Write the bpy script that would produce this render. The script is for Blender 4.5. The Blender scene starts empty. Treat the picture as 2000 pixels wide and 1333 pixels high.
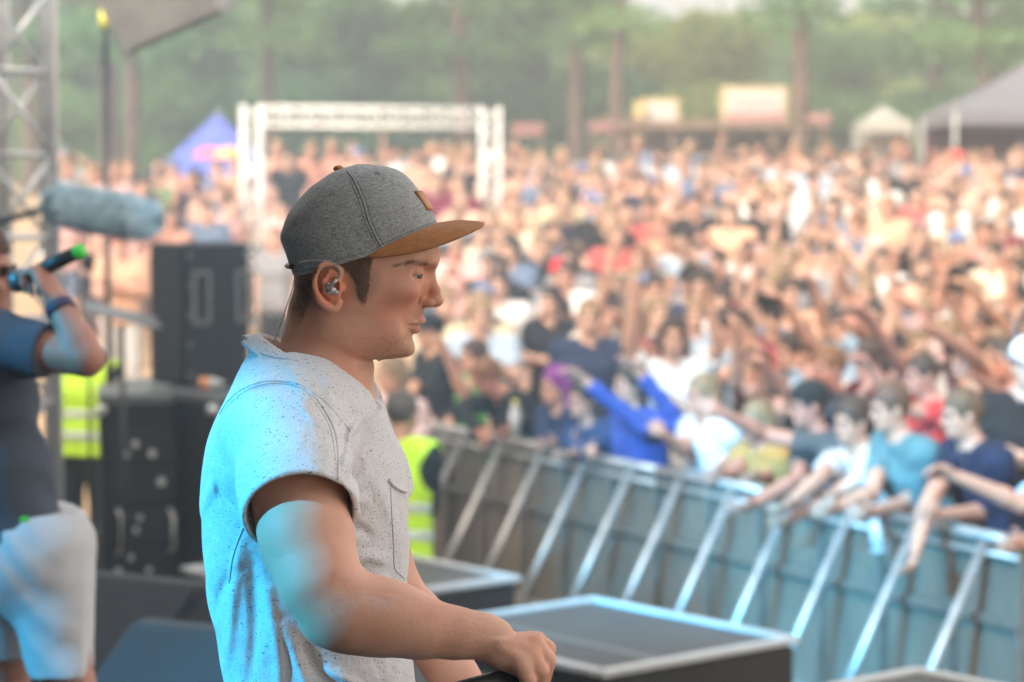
import bpy, bmesh, math, random
import numpy as np
from mathutils import Vector, Matrix, Euler
from mathutils.bvhtree import BVHTree
random.seed(7); np.random.seed(7)
SC = bpy.context.scene
COL = SC.collection
R = math.radians
# ------------------------------------------------------------ camera, sky, sun, exposure
FPX = 4722.0                                   # focal length in pixels of a 2000 px wide picture (85 mm)
CAMZ = 2.65                                    # above the floor of the pit
TILT = math.atan((666.5 - 345) / FPX)
cd = bpy.data.cameras.new('camera'); cam = bpy.data.objects.new('camera', cd); COL.objects.link(cam)
cd.sensor_width = 36; cd.lens = 85; cd.clip_start = 0.1; cd.clip_end = 1500
cam.location = (0, 0, CAMZ); cam.rotation_euler = (R(90) - TILT, 0, 0)
cd.dof.use_dof = True; cd.dof.focus_distance = 3.20; cd.dof.aperture_fstop = 4.3; cd.dof.aperture_blades = 0
SC.camera = cam
W = bpy.data.worlds.new('World'); SC.world = W; W.use_nodes = True
nt = W.node_tree; nt.nodes.clear()
sky = nt.nodes.new('ShaderNodeTexSky'); sky.sky_type = 'NISHITA'; sky.sun_disc = False
SUN_EL, SUN_AZ = 38, 215                       # the sun stands behind the stage, to the left of the camera
sky.sun_elevation = R(SUN_EL); sky.sun_rotation = R(SUN_AZ); sky.air_density = 1.0; sky.dust_density = 3.5; sky.ozone_density = 1.0
bg = nt.nodes.new('ShaderNodeBackground'); bg.inputs[1].default_value = 0.15
wo = nt.nodes.new('ShaderNodeOutputWorld')
hs_ = nt.nodes.new('ShaderNodeHueSaturation'); hs_.inputs['Saturation'].default_value = 0.45; nt.links.new(sky.outputs[0], hs_.inputs['Color'])
wt_ = nt.nodes.new('ShaderNodeMix'); wt_.data_type = 'RGBA'; wt_.blend_type = 'MULTIPLY'; wt_.inputs[0].default_value = 1; wt_.inputs[7].default_value = (1.10, 1.0, 0.86, 1); nt.links.new(hs_.outputs[0], wt_.inputs[6]); nt.links.new(wt_.outputs[2], bg.inputs[0]); nt.links.new(bg.outputs[0], wo.inputs[0])
sd = bpy.data.lights.new('sun', 'SUN'); sun = bpy.data.objects.new('sun', sd); COL.objects.link(sun)
sd.energy = 0.9; sd.angle = R(14); sd.color = (1.0, 0.90, 0.78)
az = R(SUN_AZ); el = R(SUN_EL)
sdir = Vector((math.sin(az) * math.cos(el), math.cos(az) * math.cos(el), math.sin(el)))
sun.rotation_euler = sdir.to_track_quat('Z', 'Y').to_euler()
SC.view_settings.view_transform = 'Standard'; SC.view_settings.look = 'None'
SC.view_settings.exposure = 2.02; SC.view_settings.gamma = 1.0; SC.view_settings.use_curve_mapping = False
SC.cycles.use_denoising = True
SC.cycles.volume_bounces = 0; SC.cycles.max_bounces = 6; SC.cycles.transparent_max_bounces = 12
# stage lamps: three cyan spots of the stage rig, above and behind the camera
def spot(name, loc, tgt, power, size, blend, col, rad=0.06):
    l = bpy.data.lights.new(name, 'SPOT'); o = bpy.data.objects.new(name, l); COL.objects.link(o)
    l.energy = power; l.spot_size = R(size); l.spot_blend = blend; l.color = col; l.shadow_soft_size = rad
    o.location = loc; o.rotation_euler = (Vector(loc) - Vector(tgt)).to_track_quat('Z', 'Y').to_euler()
    return o

# ------------------------------------------------------------ pixel of the photograph -> point at world depth y
ct, st = math.cos(TILT), math.sin(TILT)
def P(px, py, y):
    u = (px - 1000) / FPX; v = (666.5 - py) / FPX
    dy = ct + v * st; dz = -st + v * ct
    return Vector((u * y / dy, y, CAMZ + dz * y / dy))
def PZ(px, py, z):                              # the point of that ray at height z
    u = (px - 1000) / FPX; v = (666.5 - py) / FPX
    dy = ct + v * st; dz = -st + v * ct
    t = (z - CAMZ) / dz
    return Vector((u * t, dy * t, z))
def proj(p):
    x, y, z = p[0], p[1], p[2] - CAMZ
    d = y * ct - z * st; v = y * st + z * ct
    return 1000 + FPX * x / d, 666.5 - FPX * v / d

# ------------------------------------------------------------ materials
def mat(name, col, rough=0.6, metal=0.0, var=0.0, vscale=20.0, bump=0.0, bscale=80.0, objcol=False, sss=0.0, spec=0.5, emit=None, coat=0.0, two=None, sheen=0.0):
    m = bpy.data.materials.new(name); m.use_nodes = True
    n = m.node_tree.nodes; l = m.node_tree.links; b = n['Principled BSDF']
    b.inputs['Roughness'].default_value = rough; b.inputs['Metallic'].default_value = metal
    b.inputs['Specular IOR Level'].default_value = spec
    if sheen: b.inputs['Sheen Weight'].default_value = sheen
    if coat: b.inputs['Coat Weight'].default_value = coat
    if sss:
        b.inputs['Subsurface Weight'].default_value = sss; b.inputs['Subsurface Radius'].default_value = (1.0, 0.35, 0.2); b.inputs['Subsurface Scale'].default_value = 0.008
    tc = n.new('ShaderNodeTexCoord')
    if objcol:
        oi = n.new('ShaderNodeObjectInfo'); src = oi.outputs['Color']
    else:
        rg = n.new('ShaderNodeRGB'); rg.outputs[0].default_value = (*col, 1); src = rg.outputs[0]
    if var or two:
        nz = n.new('ShaderNodeTexNoise'); nz.inputs['Scale'].default_value = vscale; nz.inputs['Detail'].default_value = 6
        l.new(tc.outputs['Object'], nz.inputs['Vector'])
        rmp = n.new('ShaderNodeMapRange'); rmp.inputs[1].default_value = 0.3; rmp.inputs[2].default_value = 0.7
        l.new(nz.outputs[0], rmp.inputs[0])
        mx = n.new('ShaderNodeMix'); mx.data_type = 'RGBA'
        l.new(rmp.outputs[0], mx.inputs[0]); l.new(src, mx.inputs[6])
        if two: mx.inputs[7].default_value = (*two, 1)
        else:
            mu = n.new('ShaderNodeVectorMath'); mu.operation = 'SCALE'; mu.inputs[3].default_value = 1 - var
            l.new(src, mu.inputs[0]); l.new(mu.outputs[0], mx.inputs[7])
        src = mx.outputs[2]
    l.new(src, b.inputs['Base Color'])
    if bump:
        nb = n.new('ShaderNodeTexNoise'); nb.inputs['Scale'].default_value = bscale; nb.inputs['Detail'].default_value = 4
        l.new(tc.outputs['Object'], nb.inputs['Vector'])
        bp = n.new('ShaderNodeBump'); bp.inputs['Strength'].default_value = bump; bp.inputs['Distance'].default_value = 0.01
        l.new(nb.outputs[0], bp.inputs['Height']); l.new(bp.outputs[0], b.inputs['Normal'])
    if emit:
        b.inputs['Emission Color'].default_value = (*emit[0], 1); b.inputs['Emission Strength'].default_value = emit[1]
    return m
M = {}
M['skin'] = mat('skin', (0.6, 0.34, 0.24), 0.55, var=0.12, vscale=25, objcol=True, bump=0.05, bscale=200)
M['cloth'] = mat('cloth', (0.5, 0.5, 0.5), 0.9, var=0.18, vscale=9, objcol=True, bump=0.5, bscale=14, spec=0.2)
M['hairc'] = mat('crowd_hair', (0.1, 0.06, 0.03), 0.6, var=0.5, vscale=60, objcol=True, bump=0.4, bscale=90)
M['black'] = mat('black_plastic', (0.018, 0.02, 0.022), 0.45, var=0.3, vscale=12, bump=0.1, bscale=150)
M['blackbox'] = mat('black_cabinet_paint', (0.011, 0.013, 0.015), 0.6, var=0.4, vscale=6, bump=0.25, bscale=180)
M['grille'] = mat('speaker_grille', (0.018, 0.022, 0.026), 0.5, 0.4, var=0.3, vscale=200, bump=0.5, bscale=400)
M['greygear'] = mat('grey_handle', (0.17, 0.18, 0.18), 0.4, 0.5, var=0.2)
M['post'] = mat('dull_post', (0.16, 0.15, 0.13), 0.6, 0.3, var=0.3)
M['alu'] = mat('aluminium', (0.72, 0.73, 0.73), 0.42, 0.55, var=0.2, vscale=10, bump=0.05)
M['steel'] = mat('barrier_steel', (0.42, 0.42, 0.41), 0.45, 0.6, var=0.3, vscale=8, bump=0.08)
M['deck'] = mat('riser_top', (0.05, 0.054, 0.055), 0.5, var=0.35, vscale=5, bump=0.15, bscale=60)
M['whitetrim'] = mat('pale_trim', (0.52, 0.54, 0.54), 0.5, 0.1, var=0.15, vscale=14)
M['blue_tent'] = mat('blue_tent_fabric', (0.09, 0.13, 0.50), 0.7, var=0.15, vscale=2, bump=0.2, bscale=3)
M['grey_tent'] = mat('grey_tent_fabric', (0.15, 0.15, 0.17), 0.7, var=0.15, vscale=2)
M['maroon'] = mat('maroon_tent_wall', (0.07, 0.012, 0.025), 0.8, var=0.3, vscale=4)
M['white_fab'] = mat('white_awning', (0.5, 0.48, 0.43), 0.8, var=0.1, vscale=4)
M['wood'] = mat('stall_wood', (0.22, 0.14, 0.09), 0.8, var=0.4, vscale=6)
M['sign_white'] = mat('sign_white', (0.50, 0.46, 0.43), 0.6, var=0.05)
M['sign_yellow'] = mat('sign_yellow', (0.50, 0.38, 0.16), 0.6, var=0.1)
M['sign_pink'] = mat('sign_pink', (0.42, 0.20, 0.20), 0.6, var=0.1)
M['sign_red'] = mat('sign_red', (0.24, 0.10, 0.09), 0.6, var=0.1)
M['vest'] = mat('high_vis_vest', (0.50, 0.82, 0.03), 0.7, var=0.12, vscale=9, bump=0.4, bscale=14)
M['reflex'] = mat('reflective_band', (0.55, 0.62, 0.58), 0.35, 0.3)
M['bark'] = mat('pine_bark', (0.15, 0.09, 0.06), 0.9, vscale=3, two=(0.07, 0.055, 0.045), bump=1.0, bscale=9)
M['green_glow'] = mat('green_plastic', (0.05, 0.62, 0.05), 0.5)
M['screen_black'] = mat('phone_black', (0.01, 0.012, 0.014), 0.2)
def leafmat(name, c1, c2):
    m = mat(name, c1, 0.7, two=c2, vscale=1.1)
    b = m.node_tree.nodes['Principled BSDF']; n = m.node_tree.nodes; l = m.node_tree.links
    tr = n.new('ShaderNodeBsdfTranslucent'); tr.inputs[0].default_value = (c1[0] * 1.6, c1[1] * 1.6, c1[2] * 1.2, 1)
    mx = n.new('ShaderNodeMixShader'); mx.inputs[0].default_value = 0.35
    out = n['Material Output']; l.new(b.outputs[0], mx.inputs[1]); l.new(tr.outputs[0], mx.inputs[2]); l.new(mx.outputs[0], out.inputs[0])
    return m
M['leaf_dark'] = leafmat('pine_needles', (0.12, 0.25, 0.10), (0.06, 0.15, 0.07))
M['leaf_mid'] = leafmat('pale_needles', (0.19, 0.33, 0.11), (0.09, 0.20, 0.08))
M['leaf_light'] = leafmat('birch_leaves', (0.38, 0.42, 0.11), (0.18, 0.27, 0.09))
def ground_mat():
    m = mat('sandy_ground', (0.50, 0.34, 0.19), 0.95, two=(0.36, 0.25, 0.15), vscale=0.6, bump=0.8, bscale=3)
    return m
M['sand'] = ground_mat()
M['stage'] = mat('stage_floor', (0.012, 0.013, 0.015), 0.6, var=0.4, vscale=3, bump=0.1)
M['drape'] = mat('black_drape', (0.012, 0.012, 0.014), 0.95, var=0.3, vscale=3, bump=0.5, bscale=5)
def perf_mat():
    m = mat('perforated_sheet', (0.20, 0.175, 0.14), 0.6, 0.2, var=0.25, vscale=4)
    n = m.node_tree.nodes; l = m.node_tree.links; b = n['Principled BSDF']
    tc = n['Texture Coordinate']; vo = n.new('ShaderNodeTexVoronoi'); vo.inputs['Scale'].default_value = 60; vo.inputs['Randomness'].default_value = 0
    l.new(tc.outputs['Object'], vo.inputs['Vector'])
    lt = n.new('ShaderNodeMath'); lt.operation = 'LESS_THAN'; lt.inputs[1].default_value = 0.34
    l.new(vo.outputs['Distance'], lt.inputs[0])
    tr = n.new('ShaderNodeBsdfTransparent'); mx = n.new('ShaderNodeMixShader')
    l.new(lt.outputs[0], mx.inputs[0]); l.new(b.outputs[0], mx.inputs[1]); l.new(tr.outputs[0], mx.inputs[2]); l.new(mx.outputs[0], n['Material Output'].inputs[0])
    return m
M['perf'] = perf_mat()
# ------------------------------------------------------------ object helpers
def tag(o, label=None, cat=None, group=None, kind=None):
    if label: o['label'] = label
    if cat: o['category'] = cat
    if group: o['group'] = group
    if kind: o['kind'] = kind
    return o
def empty(name, loc=(0, 0, 0), rz=0.0, label=None, cat=None, group=None):
    o = bpy.data.objects.new(name, None); COL.objects.link(o); o.location = loc; o.rotation_euler = (0, 0, rz)
    o.empty_display_size = 0.1
    return tag(o, label, cat, group)
def link(name, me, m, parent=None, col=None):
    o = bpy.data.objects.new(name, me); COL.objects.link(o)
    if m is not None and not me.materials: me.materials.append(m)
    if parent is not None: o.parent = parent
    if col is not None: o.color = (*col, 1)
    return o
def pymesh(name, v, f, smooth=True):
    me = bpy.data.meshes.new(name)
    v = np.asarray(v, dtype=np.float32); f = np.asarray(f, dtype=np.int32)
    if f.ndim == 2 and len(f):
        k = f.shape[1]
        me.vertices.add(len(v)); me.vertices.foreach_set('co', v.ravel())
        me.loops.add(f.size); me.loops.foreach_set('vertex_index', f.ravel())
        me.polygons.add(len(f)); me.polygons.foreach_set('loop_start', np.arange(0, f.size, k, dtype=np.int32))
        me.polygons.foreach_set('loop_total', np.full(len(f), k, dtype=np.int32))
        me.update(calc_edges=True); me.validate()
    if smooth: me.shade_smooth()
    return me
class MB:                                        # collects boxes, tubes and sheets into one mesh
    def __init__(s): s.bm = bmesh.new()
    def box(s, c, size, rz=0.0, rot=None, bev=0.0):
        b2 = bmesh.new(); bmesh.ops.create_cube(b2, size=1)
        for v in b2.verts: v.co = Vector((v.co.x * size[0], v.co.y * size[1], v.co.z * size[2]))
        if bev: bmesh.ops.bevel(b2, geom=list(b2.edges), offset=bev, segments=2, affect='EDGES', profile=0.5)
        Mx = Matrix.Translation(c) @ (rot.to_4x4() if rot else Matrix.Rotation(rz, 4, 'Z'))
        bmesh.ops.transform(b2, matrix=Mx, verts=b2.verts)
        s._join(b2); return s
    def _join(s, b2):
        me = bpy.data.meshes.new('tmp'); b2.to_mesh(me); b2.free(); s.bm.from_mesh(me); bpy.data.meshes.remove(me)
    def tube(s, a, b, r, r2=None, seg=10, caps=True):
        a = Vector(a); b = Vector(b); d = b - a; L = d.length
        if L < 1e-6: return s
        b2 = bmesh.new(); bmesh.ops.create_cone(b2, cap_ends=caps, segments=seg, radius1=r, radius2=r if r2 is None else r2, depth=L)
        bmesh.ops.transform(b2, matrix=Matrix.Translation((a + b) / 2) @ d.to_track_quat('Z', 'Y').to_matrix().to_4x4(), verts=b2.verts)
        s._join(b2); return s
    def path(s, pts, r, seg=8):
        pts = [Vector(p) for p in pts]; rr = r if isinstance(r, (list, tuple)) else [r] * len(pts)
        rings = []
        up = Vector((0.123, 0.2, 0.97)).normalized()
        for i, p in enumerate(pts):
            t = (pts[min(i + 1, len(pts) - 1)] - pts[max(i - 1, 0)]).normalized()
            x = t.cross(up).normalized(); y = x.cross(t).normalized(); up = y
            rings.append([s.bm.verts.new(p + (x * math.cos(2 * math.pi * k / seg) + y * math.sin(2 * math.pi * k / seg)) * rr[i]) for k in range(seg)])
        for i in range(len(pts) - 1):
            for k in range(seg):
                s.bm.faces.new((rings[i][k], rings[i][(k + 1) % seg], rings[i + 1][(k + 1) % seg], rings[i + 1][k]))
        s.bm.faces.new(rings[0]); s.bm.faces.new(rings[-1][::-1])
        return s
    def ball(s, c, r, sc=(1, 1, 1), sub=2):
        b2 = bmesh.new(); bmesh.ops.create_icosphere(b2, subdivisions=sub, radius=r)
        for v in b2.verts: v.co = Vector((v.co.x * sc[0], v.co.y * sc[1], v.co.z * sc[2])) + Vector(c)
        s._join(b2); return s
    def quad(s, *p):
        s.bm.faces.new([s.bm.verts.new(Vector(q)) for q in p]); return s
    def mesh(s, name, smooth=False):
        bmesh.ops.recalc_face_normals(s.bm, faces=s.bm.faces)
        me = bpy.data.meshes.new(name); s.bm.to_mesh(me); s.bm.free()
        if smooth: me.shade_smooth()
        return me
    def build(s, name, m, parent=None, smooth=False, col=None):
        return link(name, s.mesh(name, smooth), m, parent, col)
def catmull(pts, n=8):
    pts = [Vector(p) for p in pts]; out = []
    for i in range(len(pts) - 1):
        p0 = pts[max(i - 1, 0)]; p1 = pts[i]; p2 = pts[i + 1]; p3 = pts[min(i + 2, len(pts) - 1)]
        for k in range(n):
            t = k / n
            out.append(0.5 * ((2 * p1) + (p2 - p0) * t + (2 * p0 - 5 * p1 + 4 * p2 - p3) * t * t + (3 * p1 - p0 - 3 * p2 + p3) * t ** 3))
    out.append(pts[-1]); return out
# ------------------------------------------------------------ implicit surfaces: smooth unions of limbs, polygonised by surface nets
def smin(a, b, k):
    if k <= 0: return np.minimum(a, b)
    h = np.clip(0.5 + 0.5 * (b - a) / k, 0, 1)
    return b + (a - b) * h - k * h * (1 - h)
def smax(a, b, k): return -smin(-a, -b, k)
class Field:
    def __init__(s, lo, hi, h):
        s.h = h; s.lo = np.array(lo, float); s.n = np.ceil((np.array(hi, float) - s.lo) / h).astype(int) + 1
        s.a = np.full(tuple(s.n), 0.5, np.float32)
    def block(s, lo, hi):
        i0 = np.clip(np.floor((np.array(lo) - s.lo) / s.h).astype(int), 0, s.n); i1 = np.clip(np.ceil((np.array(hi) - s.lo) / s.h).astype(int) + 1, 0, s.n)
        if (i1 <= i0).any(): return None
        sl = tuple(slice(a, b) for a, b in zip(i0, i1))
        ax = [(s.lo[i] + s.h * np.arange(i0[i], i1[i])).astype(np.float32) for i in range(3)]
        return sl, ax[0][:, None, None], ax[1][None, :, None], ax[2][None, None, :]
    def add(s, lo, hi, fn, k=0.0, op='u'):
        m = k + 3 * s.h
        b = s.block(np.array(lo) - m, np.array(hi) + m)
        if b is None: return s
        sl, X, Y, Z = b; d = fn(X, Y, Z)
        if op == 'u': s.a[sl] = smin(s.a[sl], d, k)
        elif op == 's': s.a[sl] = smax(s.a[sl], -d, k)
        elif op == 'i': s.a[sl] = smax(s.a[sl], d, k)
        return s
    def cone(s, a, b, ra, rb, k=0.0, op='u', cut=False):
        a = np.array(a, float); b = np.array(b, float); ba = b - a; L2 = max(float(ba @ ba), 1e-9); L = math.sqrt(L2)
        lo = np.minimum(a - ra, b - rb); hi = np.maximum(a + ra, b + rb)
        def fn(X, Y, Z):
            x = X - a[0]; y = Y - a[1]; z = Z - a[2]
            t = (x * ba[0] + y * ba[1] + z * ba[2]) / L2; tc = np.clip(t, 0, 1)
            d = np.sqrt((x - tc * ba[0]) ** 2 + (y - tc * ba[1]) ** 2 + (z - tc * ba[2]) ** 2) - (ra + (rb - ra) * tc)
            if cut: d = np.maximum(d, (t - 1) * L)
            return d
        return s.add(lo, hi, fn, k, op)
    def ell(s, c, r, k=0.0, op='u', rot=None):
        c = np.array(c, float); r = np.array(r, float); m = float(r.max()); Mi = None if rot is None else np.array(rot.transposed())
        def fn(X, Y, Z):
            x = X - c[0]; y = Y - c[1]; z = Z - c[2]
            if Mi is not None: x, y, z = (Mi[i, 0] * x + Mi[i, 1] * y + Mi[i, 2] * z for i in range(3))
            q = np.sqrt((x / r[0]) ** 2 + (y / r[1]) ** 2 + (z / r[2]) ** 2)
            g = np.sqrt((x / r[0] ** 2) ** 2 + (y / r[1] ** 2) ** 2 + (z / r[2] ** 2) ** 2)
            return q * (q - 1) / np.maximum(g, 1e-6)
        return s.add(c - m, c + m, fn, k, op)
    def plane(s, p, nrm, k=0.0):                 # keeps what lies behind the plane
        p = np.array(p, float); nrm = np.array(nrm, float)
        return s.add(s.lo, s.lo + s.n * s.h, lambda X, Y, Z: (X - p[0]) * nrm[0] + (Y - p[1]) * nrm[1] + (Z - p[2]) * nrm[2], k, 'i')
    def mesh(s, name, smooth=True, relax=0):
        a = s.a.copy()
        a[0] = np.maximum(a[0], .01); a[-1] = np.maximum(a[-1], .01); a[:, 0] = np.maximum(a[:, 0], .01); a[:, -1] = np.maximum(a[:, -1], .01); a[:, :, 0] = np.maximum(a[:, :, 0], .01); a[:, :, -1] = np.maximum(a[:, :, -1], .01)
        ins = a < 0; n = s.n
        cnt = np.zeros(tuple(n - 1), np.int8)
        for dx in (0, 1):
            for dy in (0, 1):
                for dz in (0, 1):
                    cnt += ins[dx:n[0] - 1 + dx, dy:n[1] - 1 + dy, dz:n[2] - 1 + dz]
        act = (cnt > 0) & (cnt < 8); ci, cj, ck = np.nonzero(act); idx = np.full(tuple(n - 1), -1, np.int32); idx[ci, cj, ck] = np.arange(len(ci))
        pos = np.zeros((len(ci), 3)); wt = np.zeros(len(ci))
        corners = [(0, 0, 0), (1, 0, 0), (0, 1, 0), (1, 1, 0), (0, 0, 1), (1, 0, 1), (0, 1, 1), (1, 1, 1)]
        vals = [a[ci + c[0], cj + c[1], ck + c[2]] for c in corners]
        for e in ((0, 1), (2, 3), (4, 5), (6, 7), (0, 2), (1, 3), (4, 6), (5, 7), (0, 4), (1, 5), (2, 6), (3, 7)):
            va, vb = vals[e[0]], vals[e[1]]; m = (va < 0) != (vb < 0)
            t = np.where(m, va / np.where(m, va - vb, 1), 0)
            ca = np.array(corners[e[0]], float); cb = np.array(corners[e[1]], float)
            pos += (ca + (cb - ca) * t[:, None]) * m[:, None]; wt += m
        pos = pos / wt[:, None] + np.stack([ci, cj, ck], 1); V = s.lo + pos * s.h if not hasattr(s, 'axes') else np.stack([np.interp(pos[:, i], np.arange(len(s.axes[i])), s.axes[i]) for i in range(3)], 1)
        F = []
        for ax in range(3):
            sl0 = [slice(0, n[i]) for i in range(3)]; sl1 = list(sl0); sl0[ax] = slice(0, n[ax] - 1); sl1[ax] = slice(1, n[ax])
            A = ins[tuple(sl0)]; B = ins[tuple(sl1)]; ch = A != B
            i, j, k = np.nonzero(ch); o = A[i, j, k]
            p = [i, j, k]; u, w = (ax + 1) % 3, (ax + 2) % 3
            ok = (p[u] > 0) & (p[w] > 0) & (p[u] < n[u] - 1) & (p[w] < n[w] - 1)
            p = [q[ok] for q in p]; o = o[ok]
            def cell(du, dw):
                q = [x.copy() for x in p]; q[u] = q[u] - du; q[w] = q[w] - dw; return idx[q[0], q[1], q[2]]
            qd = np.stack([cell(1, 1), cell(0, 1), cell(0, 0), cell(1, 0)], 1)
            qd[~o] = qd[~o][:, ::-1]; F.append(qd)
        F = np.concatenate(F)
        for _ in range(relax):
            S = np.zeros_like(V); c = np.zeros(len(V))
            for q in range(4):
                np.add.at(S, F[:, q], V[F[:, (q + 1) % 4]]); np.add.at(c, F[:, q], 1)
                np.add.at(S, F[:, q], V[F[:, (q - 1) % 4]]); np.add.at(c, F[:, q], 1)
            V = V * 0.5 + 0.5 * S / np.maximum(c, 1)[:, None]
        return pymesh(name, V, F, smooth)
def lerp(a, b, t): return Vector(a) + (Vector(b) - Vector(a)) * t
def strand(V, Fc, p, d, n, L, w):
    s = d.cross(n).normalized() * w; k = len(V)
    m = p + d * L * .5 + n * L * .12; e = p + d * L + n * L * .08
    V += [p - s, p + s, m + s * .8, m - s * .8, e]; Fc += [(k, k + 1, k + 2), (k, k + 2, k + 3), (k + 3, k + 2, k + 4)]
# ------------------------------------------------------------ people: one skeleton, one continuous skin, clothes as children
def skel(lean=0.0, twist=0.0, arms=None, sit=False, headrot=(0, 0, 0), bow=0.0, s=1.0):
    """local frame: facing +X, feet at z=0. arms: ((elbow, wrist), (elbow, wrist)) right (y<0) then left (y>0), in the leaned torso's frame"""
    hipz = 0.93 if not sit else 0.22
    J = {}
    J['pel'] = Vector((0, 0, hipz))
    Rl = Matrix.Rotation(lean, 3, 'Y') @ Matrix.Rotation(twist, 3, 'Z')
    def T(x, y, z): return J['pel'] + Rl @ Vector((x, y, z - 0.93))
    J['waist'] = T(0, 0, 1.08); J['chest'] = T(0.0, 0, 1.30); J['neck'] = T(-0.01, 0, 1.47)
    for i, sg in ((0, -1), (1, 1)):
        J['sh', i] = T(-0.01, sg * 0.185, 1.43)
        e, w = arms[i]
        J['el', i] = T(*e); J['wr', i] = T(*w)
        J['hip', i] = Vector((0, sg * 0.095, hipz - 0.02))
        if sit: J['kn', i] = Vector((0.42, sg * 0.14, 0.48)); J['an', i] = Vector((0.62, sg * 0.12, 0.08))
        else: J['kn', i] = Vector((0.02, sg * 0.11, 0.49)); J['an', i] = Vector((-0.02, sg * 0.12, 0.08))
    J['head'] = J['neck'] + Matrix.Rotation(lean * 0.5 + bow, 3, 'Y') @ Vector((0.035, 0, 0.165))
    J['hr'] = Matrix.Rotation(lean * 0.3 + bow + headrot[1], 3, 'Y') @ Matrix.Rotation(headrot[2], 3, 'Z')
    if s != 1.0:
        for k in J:
            if k != 'hr': J[k] = J[k] * s
    return J
def bounds(J, m=0.2):
    pts = np.array([list(v) for k, v in J.items() if k != 'hr'])
    lo = pts.min(0) - m; hi = pts.max(0) + m; lo[2] = min(lo[2], -0.02 + pts[:, 2].min()); return lo, hi
def add_head(F, c, hr, hs=1.0):
    q = lambda x, y, z: np.array(c) + np.array(hr @ Vector((x * hs, y * hs, z * hs)))
    F.ell(q(-.012, 0, .035), (.094 * hs, .074 * hs, .090 * hs), 0.02, rot=hr)
    F.ell(q(.022, 0, -.03), (.068 * hs, .060 * hs, .080 * hs), 0.02, rot=hr)
    F.ell(q(.045, 0, -.075), (.042 * hs, .042 * hs, .034 * hs), 0.02, rot=hr)
    F.ell(q(.070, 0, .028), (.022 * hs, .050 * hs, .012 * hs), 0.012, rot=hr)
    for sg in (-1, 1):
        F.ell(q(.090, sg * .030, .005), (.016 * hs, .019 * hs, .012 * hs), 0.008, 's', rot=hr)
        F.ell(q(-.005, sg * .076, -.008), (.018 * hs, .010 * hs, .031 * hs), 0.006, rot=hr)
        F.ell(q(.060, sg * .038, -.022), (.022 * hs, .020 * hs, .016 * hs), 0.012, rot=hr)
    F.cone(q(.082, 0, .018), q(.106, 0, -.024), .008 * hs, .0125 * hs, 0.008)
    F.ell(q(.083, 0, -.058), (.010 * hs, .023 * hs, .006 * hs), 0.004, rot=hr)
    F.ell(q(.081, 0, -.070), (.010 * hs, .020 * hs, .006 * hs), 0.004, rot=hr)
def add_hand(F, el, wr, curl=0.3, nrm=None, r=0.0085, spread=1.0):
    d = (Vector(wr) - Vector(el)).normalized()
    n = Vector(nrm) if nrm is not None else Vector((1, 0, 0.2))
    n = (n - d * n.dot(d)).normalized(); x = d.cross(n).normalized()
    w = Vector(wr)
    pc = w + d * 0.05
    rot = Matrix((x, d, n)).transposed()
    F.ell(pc, (.043, .055, .017), 0.012, rot=rot)
    for i, (o, L) in enumerate(((-.030, .066), (-.010, .076), (.010, .072), (.029, .056))):
        a = w + d * 0.085 + x * o
        f1 = (d * math.cos(curl) + n * math.sin(curl)); f2 = (d * math.cos(curl * 2.2) + n * math.sin(curl * 2.2))
        f1 = (f1 + x * o * 3 * spread).normalized()
        b = a + f1 * L * 0.55; c2 = b + f2 * L * 0.5
        F.cone(a, b, r * 1.1, r, 0.006); F.cone(b, c2, r, r * 0.8, 0.003)
    a = w + d * 0.03 - x * .035
    b = a + (d * .6 - x * .7 + n * .3).normalized() * .038; F.cone(a, b, r * 1.5, r * 1.1, 0.01); F.cone(b, b + (d * .85 - x * .2 + n * .4).normalized() * .03, r * 1.1, r * .9, 0.004)
def torso(F, J, g=0.0, k=0.05, shoulders=True, female=False):
    pel, wa, ch, ne = (np.array(J[k2]) for k2 in ('pel', 'waist', 'chest', 'neck'))
    ax = np.array(J['sh', 1]) - np.array(J['sh', 0]); ax = ax / np.linalg.norm(ax)
    for sg in (-1, 1):
        F.cone(ch + ax * sg * .075, wa + ax * sg * .055, .108 + g, .098 + g, k)
        F.cone(wa + ax * sg * .055, pel + ax * sg * .075, .098 + g, .108 + g, k)
        s_ = np.array(J['sh', 0 if sg < 0 else 1])
        F.cone(ch + ax * sg * .07, s_ * .9 + ne * .1 + np.array([0, 0, -.02]), .105 + g, .062 + g, k)
        F.cone(ne, s_, .05 + g, .05 + g, k)
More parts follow.
